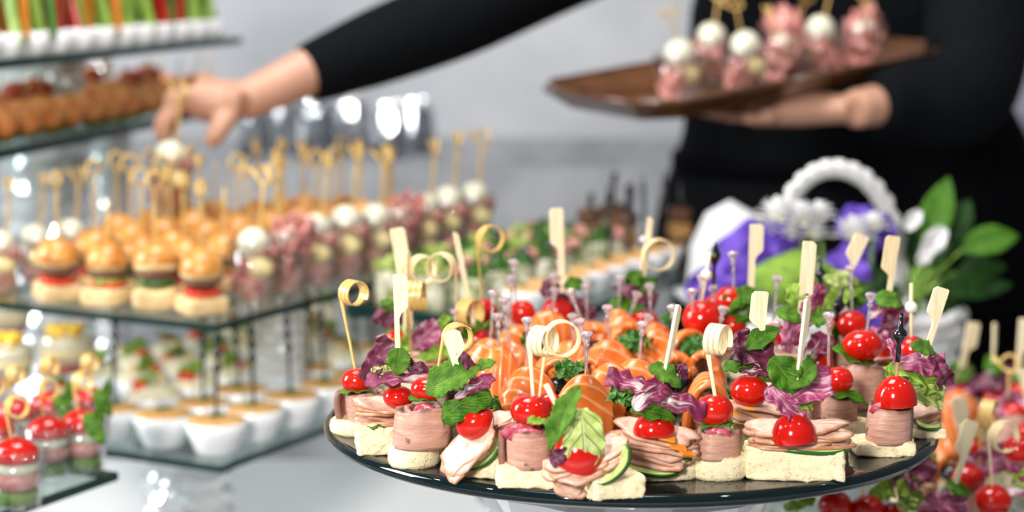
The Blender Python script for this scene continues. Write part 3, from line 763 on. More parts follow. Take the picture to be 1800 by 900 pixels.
# --- second row on the right
c = Canape('ham_canape', 'ham canape with a whole tomato beneath dark radicchio and a broad upright paddle pick', 1320, 806, 60)
c.bread(1322, 80, 30, 60, 'box'); c.cucumber(1312, 768, 66, 60, .2, 1.1, .2, dv=-20); c.ham(1324, 738, 92, 60, 5, .1, .2, .25, 6, jit=.25)
c.tomato(1318, 687, 68, 58, dv=-10); c.leaf(1270, 650, 1335, 634, 42, 'basil', 55, dv0=-10, dv1=-20); c.leaf(1330, 664, 1368, 660, 30, 'basil', 50, dv0=-12, dv1=-14)
c.leaf(1372, 648, 1284, 612, 76, 'dark_radicchio', 35, dv0=-4, dv1=-14, curl=1.0); c.leaf(1300, 652, 1362, 662, 34, 'radicchio', 50, dv0=-20, dv1=-20); c.leaf(1310, 612, 1300, 580, 48, 'dark_radicchio', 30, dv0=0, dv1=-4)
c.leaf(1312, 614, 1372, 578, 38, 'basil', 40, dv0=-20, dv1=-14, curl=1.1); c.paddle(1337, 602, 1346, 513, 29, 10, .72, .15, -1, dva=-18, dvb=-18)

c = Canape('beef_canape', 'roast beef roll canape half hidden behind the wide ham canape, clear pick in its tomato', 1476, 772, 70)
c.bread(1486, 90, 26, 60, 'round'); c.roll(1470, 690, 84, .3, 1.5); c.leaf(1448, 690, 1528, 712, 36, 'basil', 70, dv0=-20, dv1=-26); c.tomato(1474, 668, 54, 48, dv=-4); c.clear(1456, 650, 1457, 558, dva=-14, dvb=-14)

c = Canape('beef_canape', 'tall roast beef roll canape, its large tomato resting on a basil leaf', 1518, 744, 70)
c.bread(1518, 92, 24, 64, 'round'); c.roll(1514, 640, 88, 1.2, 1.8); c.leaf(1535, 640, 1462, 612, 48, 'basil', 50, dv0=-10, dv1=-16, curl=.6); c.tomato(1516, 607, 70, 56, dv=-10); c.clear(1522, 580, 1532, 524, dva=-10, dvb=-10)

c = Canape('ham_canape', 'ham canape at the plate edge with green lettuce, curled radicchio and a slanting paddle pick', 1622, 772, 62)
c.bread(1612, 84, 18, 60, 'box'); c.cucumber(1630, 745, 46, 40, .3, .35, .1, dv=-20); c.ham(1622, 738, 62, 54, 4, .2, .2, -.3, 6, jit=.3)
c.leaf(1578, 690, 1658, 702, 60, 'pale_lettuce', 25, dv0=-24, dv1=-20, crum=.03); c.leaf(1560, 648, 1650, 684, 64, 'lettuce', 40, dv0=-20, dv1=-14); c.leaf(1590, 690, 1560, 640, 50, 'lettuce', 30, dv0=0, dv1=-8)
c.leaf(1572, 638, 1660, 642, 66, 'pink_radicchio', 35, dv0=-18, dv1=-20, curl=1.1, fold=-.3); c.leaf(1640, 620, 1664, 680, 50, 'dark_radicchio', 20, dv0=-18, dv1=-22, curl=1.0); c.leaf(1580, 650, 1560, 596, 18, 'pink_radicchio', 20, dv0=-14, dv1=-10)
c.leaf(1600, 606, 1642, 622, 30, 'mint', 40, dv0=-20, dv1=-22, curl=1.2); c.paddle(1628, 618, 1664, 508, 27, 10, .52, .15, -1, dva=-20, dvb=-16)

c = Canape('tomato_canape', 'canape with a red tomato beside a slanting black bead pick and a clear pick', 1497, 690, 56)
c.bread(1497, 70, 22, 56, 'round'); c.roll(1497, 592, 68, .2, 1.6); c.tomato(1497, 570, 54, 52); c.clear(1498, 546, 1495, 476)
c.leaf(1480, 600, 1470, 560, 34, 'basil', 30, dv0=4, dv1=2); c.bead(1462, 580, 1482, 503, 'black')
c = Canape('radicchio_canape', 'canape topped with mint and a drooping purple radicchio leaf under a tan paddle pick', 1556, 700, 56)
c.bread(1556, 74, 22, 56, 'box'); c.ham(1556, 655, 70, 56, 5, 0, .1, 0, 8); c.tomato(1556, 615, 44, 42)
c.leaf(1545, 600, 1590, 535, 58, 'dark_radicchio', 20, dv0=-8, dv1=-4); c.leaf(1530, 575, 1560, 610, 44, 'pink_radicchio', 30, dv0=-6, dv1=-14); c.leaf(1530, 560, 1560, 530, 36, 'radicchio', 20, dv0=0, dv1=0)
c.leaf(1536, 524, 1588, 538, 36, 'mint', 35, dv0=-8, dv1=-12, curl=1.0); c.paddle(1562, 520, 1578, 416, 25, 9, .66, .1, -1, mat='bamboo')
c = Canape('tomato_canape', 'canape with a tomato and a thin pick carrying one white bead', 1606, 712, 54)
c.bread(1600, 62, 20, 50, 'round'); c.ham(1604, 672, 62, 50, 5, 0, .1, 0, 7); c.tomato(1604, 614, 56, 48); c.bead(1602, 596, 1602, 498, 'white')
c = Canape('radicchio_canape', 'canape wrapped in a curled white and pink radicchio cup with a long paddle pick', 1418, 730, 56)
c.bread(1418, 78, 24, 56, 'box'); c.ham(1418, 690, 74, 54, 4, 0, .1, 0, 7); c.tomato(1440, 640, 50, 48)
c.leaf(1410, 640, 1455, 592, 58, 'radicchio', 35, dv0=-14, dv1=-10, curl=.8); c.leaf(1382, 620, 1400, 555, 60, 'pink_radicchio', 20, dv0=-4, dv1=-4, curl=1.1)
c.leaf(1405, 580, 1440, 500, 52, 'radicchio', 15, dv0=4, dv1=6, curl=1.6, fold=-.5); c.leaf(1362, 548, 1412, 568, 30, 'mint', 40, dv0=-8, dv1=-14, curl=1.0); c.leaf(1424, 560, 1456, 560, 40, 'mint', 35, dv0=-10, dv1=-12)
c.leaf(1400, 560, 1392, 500, 40, 'lettuce', 20, dv0=8, dv1=8); c.leaf(1402, 640, 1444, 625, 30, 'basil', 50, dv0=-16, dv1=-18)
c.paddle(1405, 572, 1416, 424, 24, 9, .80, .05, 1); c.paddle(1414, 575, 1424, 425, 10, 8, .7, .4, 1, dva=10, dvb=12)
c = Canape('lettuce_canape', 'canape heaped with bright green lettuce, a leaning paddle pick and a black bead pick', 1478, 664, 54)
c.bread(1478, 70, 22, 54, 'round'); c.ham(1478, 610, 68, 50, 4, 0, .1, 0, 8); c.tomato(1478, 570, 44, 42, dv=10)
c.leaf(1450, 540, 1512, 500, 56, 'lettuce', 30, dv0=-4, dv1=0); c.leaf(1470, 520, 1478, 474, 48, 'pale_lettuce', 25, dv0=4, dv1=6, crum=.03); c.leaf(1490, 540, 1520, 495, 46, 'basil', 30, dv0=-4, dv1=0); c.leaf(1482, 506, 1446, 486, 18, 'pale_lettuce', 30, dv0=-6, dv1=-8, prof='oval')
c.paddle(1484, 500, 1524, 416, 26, 9, .58, .1, -1, dva=0, dvb=6); c.bead(1446, 540, 1440, 448, 'black')
c = Canape('basil_canape', 'canape with tomatoes under a heap of basil leaves and a tall straight paddle pick', 1300, 668, 56)
c.bread(1300, 78, 22, 56, 'round'); c.ham(1300, 615, 72, 54, 4, 0, .1, 0, 8); c.tomato(1284, 528, 54, 50); c.tomato(1290, 572, 46, 40, dv=-14)
for x0, y0, x1, y1 in ((1268, 545, 1320, 520), (1275, 565, 1335, 545), (1290, 530, 1335, 515), (1300, 570, 1325, 530), (1275, 550, 1300, 515)): c.leaf(x0, y0, x1, y1, 36, 'basil', 40, dv0=-16, dv1=-14, curl=1.3, crum=.06)
c.paddle(1320, 514, 1324, 394, 24, 11, .48, .05, 1); c.clear(1290, 508, 1288, 452); c.clear(1308, 600, 1307, 556, dva=-20, dvb=-20)
c = Canape('tomato_canape', 'canape with a big shiny tomato, white bead pick leaning behind two clear picks', 1236, 676, 54)
c.bread(1236, 78, 22, 54, 'round'); c.roll(1236, 588, 72, .6, 1.6); c.tomato(1236, 560, 74, 68); c.clear(1217, 545, 1217, 517, dva=-22, dvb=-22); c.clear(1228, 535, 1234, 492, dva=-6); c.bead(1232, 530, 1248, 444, 'white')
c = Canape('tomato_canape', 'canape with a tomato and a pointed black tipped pick in front of the purple ribbon', 1262, 655, 50)
c.bread(1262, 66, 22, 50, 'round'); c.ham(1262, 605, 60, 46, 4, 0, .1, 0, 8); c.tomato(1258, 545, 50, 54); c.bead(1252, 532, 1258, 424, 'drop'); c.clear(1264, 560, 1253, 512, dva=-20, dvb=-20)
c = Canape('tomato_canape', 'canape with two small tomatoes between dark radicchio and the tall salad cup', 1374, 690, 54)
c.bread(1374, 66, 22, 54, 'box'); c.ham(1374, 645, 64, 50, 4, 0, .1, 0, 8); c.tomato(1362, 588, 44, 42); c.tomato(1392, 590, 44, 42, dv=10); c.clear(1358, 566, 1367, 494); c.clear(1365, 600, 1365, 573, dva=-18, dvb=-18)

# --- back rows behind the salmon
c = Canape('tomato_canape', 'canape with a plain tomato and two clear picks behind the salmon', 916, 640, 48)
c.bread(916, 62, 20, 48, 'round'); c.ham(916, 590, 60, 46, 4, 0, .1, 0, 7); c.tomato(918, 550, 46, 46); c.clear(908, 530, 902, 466); c.clear(898, 556, 898, 494, dva=-14, dvb=-14)
c = Canape('radicchio_canape', 'canape with dark radicchio around a tomato and a wide paddle pick standing tall', 985, 636, 52)
c.bread(985, 72, 20, 52, 'box'); c.ham(985, 590, 68, 50, 4, 0, .1, 0, 7); c.tomato(980, 548, 56, 54); c.leaf(1000, 525, 950, 505, 44, 'dark_radicchio', 30, dv0=0, dv1=-4); c.leaf(1005, 520, 1036, 562, 46, 'dark_radicchio', 20, dv0=-4, dv1=-4)
c.leaf(990, 505, 1030, 500, 30, 'basil', 40, dv0=-8, dv1=-6); c.paddle(988, 502, 984, 366, 24, 11, .52, .05, -1); c.clear(978, 520, 985, 468, dva=10, dvb=10); c.clear(972, 545, 973, 490, dva=-20, dvb=-20)
c = Canape('radicchio_canape', 'canape with radicchio, three green leaves and a big open coiled pick beside a white stick', 1124, 634, 52)
c.bread(1124, 72, 20, 52, 'round'); c.ham(1124, 590, 68, 50, 4, 0, .1, 0, 7); c.tomato(1130, 566, 58, 46, dv=-10); c.leaf(1062, 545, 1146, 535, 40, 'basil', 45, dv0=-8, dv1=-8); c.leaf(1076, 505, 1152, 535, 46, 'dark_radicchio', 30, dv0=-2, dv1=-2)
c.leaf(1104, 505, 1126, 474, 32, 'basil', 30, dv0=-4, dv1=-2); c.leaf(1122, 510, 1156, 492, 30, 'basil', 30, dv0=-4, dv1=-2); c.loop(1121, 540, 1136, 450, 1158, 448, 28, .3, 1.7, mat='bamboo'); c.paddle(1128, 500, 1143, 382, 10, 8, .6, .3, 1, dva=6, dvb=6)
c.add('white_flag', xf(rbox(.006, .003, .005, .001, 3), T_(c.at(1131, 421)) @ R_(y=.5)), 'white_petal', 'auto')
c = Canape('tomato_canape', 'canape with a tomato, one green lettuce strip and a tall tan coiled pick', 850, 646, 48)
c.bread(850, 62, 20, 48, 'round'); c.ham(850, 596, 60, 46, 4, 0, .1, 0, 7); c.tomato(850, 550, 52, 52); c.leaf(822, 590, 872, 556, 24, 'lettuce', 40, dv0=-14, dv1=-14, prof='oval'); c.leaf(830, 600, 872, 590, 36, 'basil', 50, dv0=-14, dv1=-14)
c.loop(848, 530, 840, 425, 863, 420, 23, .4, 2.2, mat='tan_bamboo')
c = Canape('tomato_canape', 'canape with a tomato, dark leaves, a straight slanting pick and two coiled picks', 812, 668, 54)
c.bread(812, 76, 22, 54, 'round'); c.ham(812, 620, 72, 54, 5, 0, .1, 0, 7); c.tomato(795, 615, 50, 56, dv=-10); c.tomato(838, 596, 40, 40); c.leaf(790, 590, 850, 570, 44, 'basil', 40, dv0=0, dv1=0); c.leaf(815, 590, 860, 600, 40, 'dark_radicchio', 40, dv0=0, dv1=0)
c.paddle(830, 562, 800, 408, 9, 8, .6, .3, 1); c.loop(817, 600, 812, 565, 826, 550, 25, .95, 2.8, dva=-6, dvb=-6, mat='tan_bamboo'); c.loop(803, 560, 801, 470, 775, 470, 25, -.35, 2.2); c.clear(801, 600, 800, 553, dva=-16, dvb=-16)
c = Canape('lettuce_canape', 'canape with pink veined radicchio and lettuce pierced by a coil seen from its side', 745, 690, 56)
c.bread(745, 80, 24, 56, 'box'); c.ham(745, 650, 76, 54, 4, 0, .1, 0, 7); c.tomato(752, 660, 40, 36, dv=-14)
c.leaf(722, 612, 772, 575, 62, 'pink_radicchio', 25, dv0=-4, dv1=0, curl=1.1); c.leaf(720, 640, 800, 618, 44, 'lettuce', 45, dv0=-10, dv1=-8); c.leaf(770, 580, 788, 555, 26, 'lettuce', 30, dv0=0, dv1=0); c.leaf(700, 615, 745, 595, 44, 'lettuce', 30, dv0=4, dv1=4)
c.loop(725, 638, 723, 520, 733, 520, 26, 1.5, 3.0, dva=-16, dvb=-16, mat='tan_bamboo', tw=.0036, pitch=.0042)
c = Canape('radicchio_canape', 'canape of dark radicchio and mint with two flat picks and an open coiled pick', 692, 668, 54)
c.bread(695, 76, 22, 54, 'round'); c.ham(695, 620, 70, 52, 4, 0, .1, 0, 7); c.tomato(700, 595, 46, 40)
c.leaf(710, 575, 660, 552, 50, 'dark_radicchio', 30, dv0=0, dv1=0); c.leaf(690, 545, 670, 528, 26, 'mint', 30, dv0=-4, dv1=0); c.leaf(670, 600, 720, 585, 44, 'lettuce', 40, dv0=-8, dv1=-8)
c.paddle(716, 560, 690, 402, 26, 10, .42, .1, 1); c.paddle(713, 590, 716, 442, 13, 9, .5, 1.0, 1, dva=-12, dvb=-12, mat='bamboo'); c.loop(724, 560, 727, 470, 744, 474, 25, .5, 2.4, dva=6, dvb=6)

# --- salmon arches in the middle: centre x, top y, base y, width, depth, yaw, olive side, pick
SAL = [(925, 646, 772, 84, 60, .15, (927, 567)), (880, 608, 742, 66, 60, -.35, (875, 560)), (1028, 658, 792, 84, 62, .65, (1032, 592)),
       (1072, 640, 764, 80, 60, -.5, None), (978, 626, 748, 86, 56, 1.35, None), (1118, 634, 756, 80, 56, .1, (1130, 575)), (1046, 628, 738, 84, 56, 1.0, (1018, 570)),
       (1245, 668, 778, 76, 50, 1.3, None), (1186, 622, 728, 86, 52, 1.4, (1182, 545)), (1240, 622, 730, 72, 56, 1.1, (1273, 548)), (905, 618, 716, 70, 56, .3, (885, 533)),
       (858, 598, 706, 76, 54, -.7, (868, 520)), (1072, 600, 700, 76, 52, .05, (1068, 546)), (1008, 604, 700, 72, 52, -.3, (1007, 561)),
       (1105, 572, 676, 90, 50, 1.4, (1143, 563)), (1050, 572, 672, 84, 50, 1.25, (1000, 518)), (1206, 586, 684, 92, 50, 1.5, None), (1152, 582, 682, 70, 50, .2, None),
       (908, 578, 676, 66, 50, 0., None), (960, 548, 650, 78, 48, .1, (977, 516)), (1088, 556, 652, 72, 46, .15, (1122, 523)), (1035, 566, 648, 60, 44, .4, (1030, 508)),
       (1145, 570, 652, 62, 44, -.2, (1142, 508)), (1085, 545, 640, 50, 40, .3, (1090, 495))]
for i, (x, yt, yb, w, d, yw, pk) in enumerate(SAL):
    c = Canape('salmon_canape', 'raw salmon slice folded over a black olive and parsley, heaped mid black plate', x, yb, d, group='salmon rolls heaped in the middle of the black plate')
    c.bread(x, w*.8, 14, d, 'box', yw*.3); H = c.at(x, yt).z-c.zt; k = c.s
    if abs(yw) > .9: yw = (yw-1.3)*1.2; g = salmon_geo(w*k*1.08, H*1.04, d*k*.95, i*31+5, yw, droop=.04)
    else: yw = yw*.8+1.57; g = salmon_geo(d*k*1.15, H, w*k*1.05, i*31+5, yw, droop=.42)
    c.add('salmon_slice', xf(g, T_((c.b.x, c.b.y, c.zt-.001))), 'salmon')
    ax = Vector((math.sin(yw), -math.cos(yw), 0)) if abs(yw) < 1.58 else Vector((0, -1, 0))
    if ax.y > -.2: ax = Vector((math.sin(yw)*.7, -.6, 0))
    dirn = Vector((-math.sin(yw), math.cos(yw), 0)); dirn = dirn if dirn.y < 0 else -dirn
    op = abs(yw) < .9; oc = c.b+dirn*d*k*(.50 if op else .3); oc.z = c.zt+H*(.50 if op else .56)
    ol = c.add('black_olive', xf(ball(.0085, .0085, .0105, 18, 12, .04, 150, i), T_(oc) @ R_(x=1.45, z=math.atan2(-dirn.x, dirn.y)*1.0)), 'olive')
    c.add('olive_hole', xf(lathe([(0, 0), (.0022, 0), (.0024, .0006), (0, .001)], 10), T_(oc+dirn*.0100) @ R_(x=1.45, z=math.atan2(-dirn.x, dirn.y))), 'olive_hole', True, ol)
    pc = c.b+dirn*d*k*.52+Vector(((1 if i % 2 else -1)*(.017 if op else .010), 0, 0)); pc.z = c.zt+H*(.22 if op else .30)
    c.add('parsley_sprig', xf(parsley_geo(.009 if op else .012, i), T_(pc)), 'parsley', False)
    if pk: c.clear(x+(pk[0]-x)*.25, yt+14, pk[0], pk[1])
# loose parsley sprigs seen between the rolls
for x, y, yb, r in ((942, 600, 680, .0125), (1112, 606, 690, .014), (1225, 612, 690, .013), (1000, 655, 750, .012), (1092, 700, 800, .011), (1180, 560, 640, .009)):
    b = at_z(x, yb, ZP); b.z = at_y(x, y, b.y).z
    tag(obj('parsley_sprig', xf(parsley_geo(r, int(x), 70), T_(b)), 'parsley', None, False), 'loose curly parsley sprig tucked between the salmon rolls', 'parsley', 'parsley sprigs between the salmon rolls')

# ------------------------------------------------------------------ glass tiers
E1 = Vector((.465, .885, 0)).normalized(); E2 = Vector((-E1.y, E1.x, 0))
def glass_shelf(name, label, p, l1, l2, z, th=.007, e1=E1, e2=E2):
    """p: front corner; runs l1 along e1 and l2 along e2; top at z"""
    p = Vector((p.x, p.y, z)); e = empty(name, p, label, 'glass shelf')
    q = lambda a, b, dz: tuple(p+e1*a+e2*b+Vector((0, 0, dz)))
    def slab(a0, a1, b0, b1):
        V = np.array([q(a, b, dz) for dz in (-th, 0) for a, b in ((a0, b0), (a1, b0), (a1, b1), (a0, b1))])
        return V, [(3, 2, 1, 0), (4, 5, 6, 7), (0, 1, 5, 4), (1, 2, 6, 5), (2, 3, 7, 6), (3, 0, 4, 7)], None
    t = .0035
    obj('pane', slab(t, l1-t, t, l2-t), 'shelf_glass', e, False)
    for a in ((0, l1, 0, t), (0, l1, l2-t, l2), (0, t, t, l2-t), (l1-t, l1, t, l2-t)): obj('polished_edge', slab(*a), 'glass_edge', e, False)
    return e, lambda a, b: p+e1*a+e2*b
ZL, ZM, ZB, ZS, ZV, ZK, ZQ = ZC-.478, ZC-.336, ZC-.43, 1.159, 1.262, 1.0, ZC-.455
low, LO = glass_shelf('glass_shelf', 'lower square glass shelf holding rows of white bowls', at_z(388, 820, ZL), .80, .36, ZL)
mid, MI = glass_shelf('glass_shelf', 'middle glass shelf carrying mini burgers and mozzarella cups', at_z(380, 571, ZM), .60, .33, ZM)
bl, BL = glass_shelf('glass_shelf', 'small glass shelf with caprese cups at the table front', at_z(208, 830, ZB)-E1*.34, .34, .34, ZB)
pk = at_z(1240, 468, ZK); bk, BK = glass_shelf('glass_shelf', 'thick glass shelf of wraps and tarts behind the salmon plate', pk-E1*.44, .44, .235, ZK, .012)
ES = Vector((.196, .98, 0)).normalized(); ES2 = Vector((-ES.y, ES.x, 0))
p0 = at_z(0, 262, ZS); sa, SA = glass_shelf('glass_shelf', 'glass shelf of the tall crystal stand holding orange balls', p0-ES*.16, 1.0, .42, ZS, .012, ES, ES2)
p0 = at_z(0, 105, ZV); ve, VE = glass_shelf('glass_shelf', 'top glass shelf of the tall crystal stand holding vegetable sticks', p0-ES*.10, .86, .44, ZV, .010, ES, ES2)
tr = glass_shelf('glass_shelf', 'low glass shelf of canapes under the right edge of the black plate', Vector((.10, 1.42, 0)), .62, .42, ZQ, .008, Vector((1, 0, 0)), Vector((0, 1, 0)))
def cols(lst, g, label):
    for x, y, z0, z1, r in lst: crystal_column('crystal_stand', x, y, z0, z1, r, label, g)
v = [LO(a, b) for a, b in ((.10, .12), (.60, .20))]
cols([(p.x, p.y, ZT, ZL-.0071, .050) for p in v], 'feet under the lower glass shelf', 'cut crystal foot between the tablecloth and the lower glass shelf')
v = [MI(a, b) for a, b in ((.25, .10), (.52, .17))]
cols([(p.x, p.y, ZL, ZM-.0071, .030) for p in v], 'columns under the middle glass shelf', 'faceted crystal column between the lower and the middle glass shelf')
v = BL(.15, .17); crystal_column('crystal_stand', v.x, v.y, ZT, ZB-.0071, .05, 'cut crystal foot under the small shelf of caprese cups')
v = BK(.22, .12); crystal_column('crystal_stand', v.x, v.y, ZT, ZK-.0121, .06, 'cut crystal foot under the thick shelf of wraps')
crystal_column('crystal_stand', .52, 1.70, ZT, ZQ-.0081, .07, 'cut crystal foot under the low shelf of canapes')
v = at_y(85, 300, 2.58); crystal_column('crystal_stand', v.x, v.y, ZT, ZS-.0121, .062, 'wide cut crystal column rising from the table to the shelf of orange balls', None, 26)
v = at_y(192, 300, 2.80); crystal_column('crystal_stand', v.x, v.y, ZT, ZS-.0121, .035, 'slimmer cut crystal column beside the wide one under the orange balls')
v = at_y(78, 170, 2.60); COLS = [(v.x, v.y, .05)]; crystal_column('crystal_stand', v.x, v.y, ZS, ZV-.0101, .058, 'bright crystal column between the orange balls and the vegetable shelf')
v = at_y(165, 170, 2.88); COLS.append((v.x, v.y, .034)); crystal_column('crystal_stand', v.x, v.y, ZS, ZV-.0101, .034, 'darker crystal column behind the bright one under the vegetable shelf')

# ------------------------------------------------------------------ repeats: build once at the origin, then copy
def fill(e, sc, dz):
    for ch in e.children:
        if ch.name.split('.')[0] != 'cup_wall': kp = ch.name.startswith('knot'); ch.scale = (sc*.72,)*3 if kp else (sc, sc, sc); ch.location = (.014, 0, .012) if kp else (0, 0, dz); ch.rotation_euler = (0, -.38, 0) if kp else (0, 0, 0)
    return e
def proto(name, label, cat, group): return empty(name, (0, 0, 0), label, cat, group)
class Spread:
    def __init__(s, protos): s.p = protos; s.used = set()
    def put(s, k, loc, rz=0., tilt=0., sc=1.0, label=None, group=None):
        o = s.p[k] if k not in s.used else copy_tree(s.p[k]); s.used.add(k)
        o.location = loc; o.rotation_euler = (tilt, 0, rz); o.scale = (sc, sc, sc)
        if label: o['label'] = label
        if group: o['group'] = group
        return o
def burger(kind):
    lab = ('mini burger with tomato between its pale base and dark patty, knotted pick', 'mini burger with green cucumber above its pale base, knotted bamboo pick', 'mini burger with tomato and lettuce, thin straight bamboo pick')[kind]
    e = proto('mini_burger', lab, 'burger', 'mini burgers on the middle glass shelf')
    V = rbox(.042, .042, .020, .006, 6, .0016, 110, 3+kind); obj('bread_base', xf(V, T_((0, 0, .0106))), 'burger_bread', e)
    if kind != 1: obj('tomato_slice', xf(slice_geo(.019, .018, .005, 4, .05, 0, .04), T_((0, -.002, .0235))), 'tomato_cut', e)
    if kind != 0: obj('cucumber_slice', xf(slice_geo(.019, .016, .006, 5, .05, 0, .0), T_((0, -.003, .0255))), 'cucumber' if kind == 1 else 'lettuce', e)
    obj('patty', xf(ball(.0205, .0205, .0085, 20, 8, .07, 200, kind), T_((0, 0, .034))), 'patty', e)
    obj('bun_top', xf(ball(.0215, .0215, .020, 22, 8, .03, 90, kind, z0=-.25), T_((0, 0, .0445))), 'bun', e)
    obj('bun_crumb', xf(lathe([(0, 0), (.0195, 0), (.0214, .003), (.0205, .006), (0, .006)], 22), T_((0, 0, .0378))), 'burger_bread', e)
    if kind < 2: obj('knot_pick', knot_pick_geo((0, 0, .030), .092, kind+3), 'tan_bamboo', e)
    else: obj('bamboo_pick', tube([(0, 0, .03), (.004, 0, .11)], .0013, 6), 'tan_bamboo', e)
    return e
B = Spread([burger(0), burger(1), burger(2)]); k = 0
for i in range(5):
    for j in range(10):
        a = .040+.058*j; b = .048+.060*i
        if i == 0 and j > 0 or j == 9: continue
        if i == 4 and (j > 6 or j < 3): continue
        z = 0.0
        B.put((0, 1, 0, 2, 1, 0, 0)[k % 7], MI(a+rnd.uniform(-.005, .005), b+rnd.uniform(-.005, .005)), rnd.uniform(-.8, .8)+.48, rnd.uniform(-.10, .10), sc=rnd.uniform(.98, 1.10)); k += 1

def crumple(w, seed, n=2):
    q = random.Random(seed); g = []
    for i in range(n):
        a = q.uniform(0, 6.28)
        g.append(leaf_geo((math.cos(a)*w*.5, math.sin(a)*w*.5, 0), (-math.cos(a)*w*.5, -math.sin(a)*w*.5, w*.5*q.random()), w*1.0, (q.uniform(-1, 1), q.uniform(-1, 1), 1), .3, 1.6, .25, 2.6, .10, 'oval', seed+i*7, 10, 12, .0016))
    return join(*g)
def cup(kind, lab, grp, tall=.060, r0=.0165, r1=.0225):
    e = proto('shot_cup', lab, 'cup', grp); k = tall/.06
    t = .0012
    obj('cup_wall', lathe([(0, 0), (r0, 0), (r1, tall), (r1-t, tall), (r0-t, .003), (0, .003)], 28), 'cup_glass', e)
    if kind in ('mozzarella', 'ham') and r0 < .02: obj('prosciutto', xf(ball(r0*.88, r0*.88, .014, 16, 10, .13, 180, 6), T_((0, 0, .0175))), 'prosciutto', e)
    if kind == 'mozzarella':
        for i in range(3): obj('prosciutto', xf(crumple(.028, 11+i*5, 2), T_((.004*(i-1), .003*(1-i), .014+.012*i))), 'prosciutto', e)
        obj('cheese_ball', xf(ball(.012, .012, .011, 16, 10, .04, 120, 3), T_((.004, -.008, .036))), 'cheese', e)
        obj('mozzarella_ball', xf(ball(.0145, .0145, .0145, 18, 12, .03, 90, 2), T_((0, -.002, .056))), 'mozzarella', e)
        obj('knot_pick', xf(knot_pick_geo((0, 0, .01), .108, 5), R_(y=.10)), 'tan_bamboo', e)
    elif kind == 'ham':
        for i in range(4): obj('prosciutto', xf(crumple(.034, 31+i*5, 2), T_((.004*(i-1), .003*(1-i), .014+.012*i))), 'prosciutto', e)
        obj('basil_leaf', leaf_geo((-.01, -.012, .03), (.008, -.014, .045), .012, (0, -1, .3)), 'basil', e)
        obj('mozzarella_ball', xf(ball(.013, .013, .013, 18, 12, .03, 90, 2), T_((.002, -.003, .052))), 'mozzarella', e)
        obj('knot_pick', xf(knot_pick_geo((0, 0, .01), .10, 8), R_(y=-.08)), 'tan_bamboo', e)
    else:
        obj('pesto', xf(lathe([(0, .0035), (r0-.002, .0035), (r0-.001, .012), (0, .013)], 18), T_((0, 0, 0))), 'moss', e)
        obj('prosciutto', xf(ball(.0165, .0165, .010, 14, 9, .14, 160, 4), T_((0, 0, .020))), 'prosciutto', e)
        obj('mozzarella_slice', xf(ball(.0165, .015, .008, 18, 8, .05, 90, 2), T_((0, -.001, .030))), 'mozzarella', e)
        obj('cherry_tomato', xf(tomato_geo(.0175, .015, True), T_((0, -.001, .037))), 'tomato', e)
        if kind == 'caprese_leaf': obj('arugula_leaf', leaf_geo((.004, -.010, .050), (.020, -.018, .026), .015, (.3, -1, .2), .2, .8, .2, 4, .04, 'mint'), 'mint', e); obj('arugula_sprig', leaf_geo((.010, -.006, .03), (.018, -.010, .062), .011, (.2, -1, .1), .2, .5, .2, 4, .04, 'mint'), 'mint', e)
        obj('loop_pick', loop_pick_geo((0, 0, .03), (-.006, 0, .072), (.002, 0, .074), .9, 2.2, rad=.008), 'tan_bamboo', e, 'auto')
    return e
S = Spread([cup('mozzarella', 'clear shot cup of prosciutto topped with a mozzarella ball on the middle glass shelf', 'mozzarella cups on the middle glass shelf'),
            cup('ham', 'clear shot cup of crumpled prosciutto with basil leaf and small mozzarella ball', 'prosciutto cups with basil')])
for j in range(9): S.put(0 if j % 4 != 1 else 1, MI(.11+.0575*j, .030+rnd.uniform(-.003, .003)), rnd.uniform(-.5, .5)+.3, sc=rnd.uniform(1.14, 1.22))
for a, b in ((.03, .298), (.085, .30), (.14, .298)): S.put(0, MI(a, b), rnd.uniform(-.5, .5), sc=1.0, label='clear mozzarella shot cup at the burger shelf end next to the crystal column', group='mozzarella cups at the shelf end')
G = Spread([cup('caprese', 'caprese cup with halved tomato over mozzarella and a tan coiled pick', 'caprese cups on the small glass shelf', .044),
            cup('caprese_leaf', 'caprese cup with a dark arugula leaf hanging over mozzarella', 'caprese cups with arugula leaf', .044)])
def put_px(sp, k, px, py, z, **kw):
    p = at_z(px, py, z); return sp.put(k, p, **kw)
for k, px, py, sc in ((0, 33, 890, 1.12), (1, 148, 828, 1.08), (0, 88, 838, 1.05), (1, 90, 790, 1.05), (1, 160, 775, 1.0), (0, -8, 838, 1.08), (0, 30, 800, 1.0)): put_px(G, k, px, py, ZB, sc=sc, rz=rnd.uniform(-.4, .4))

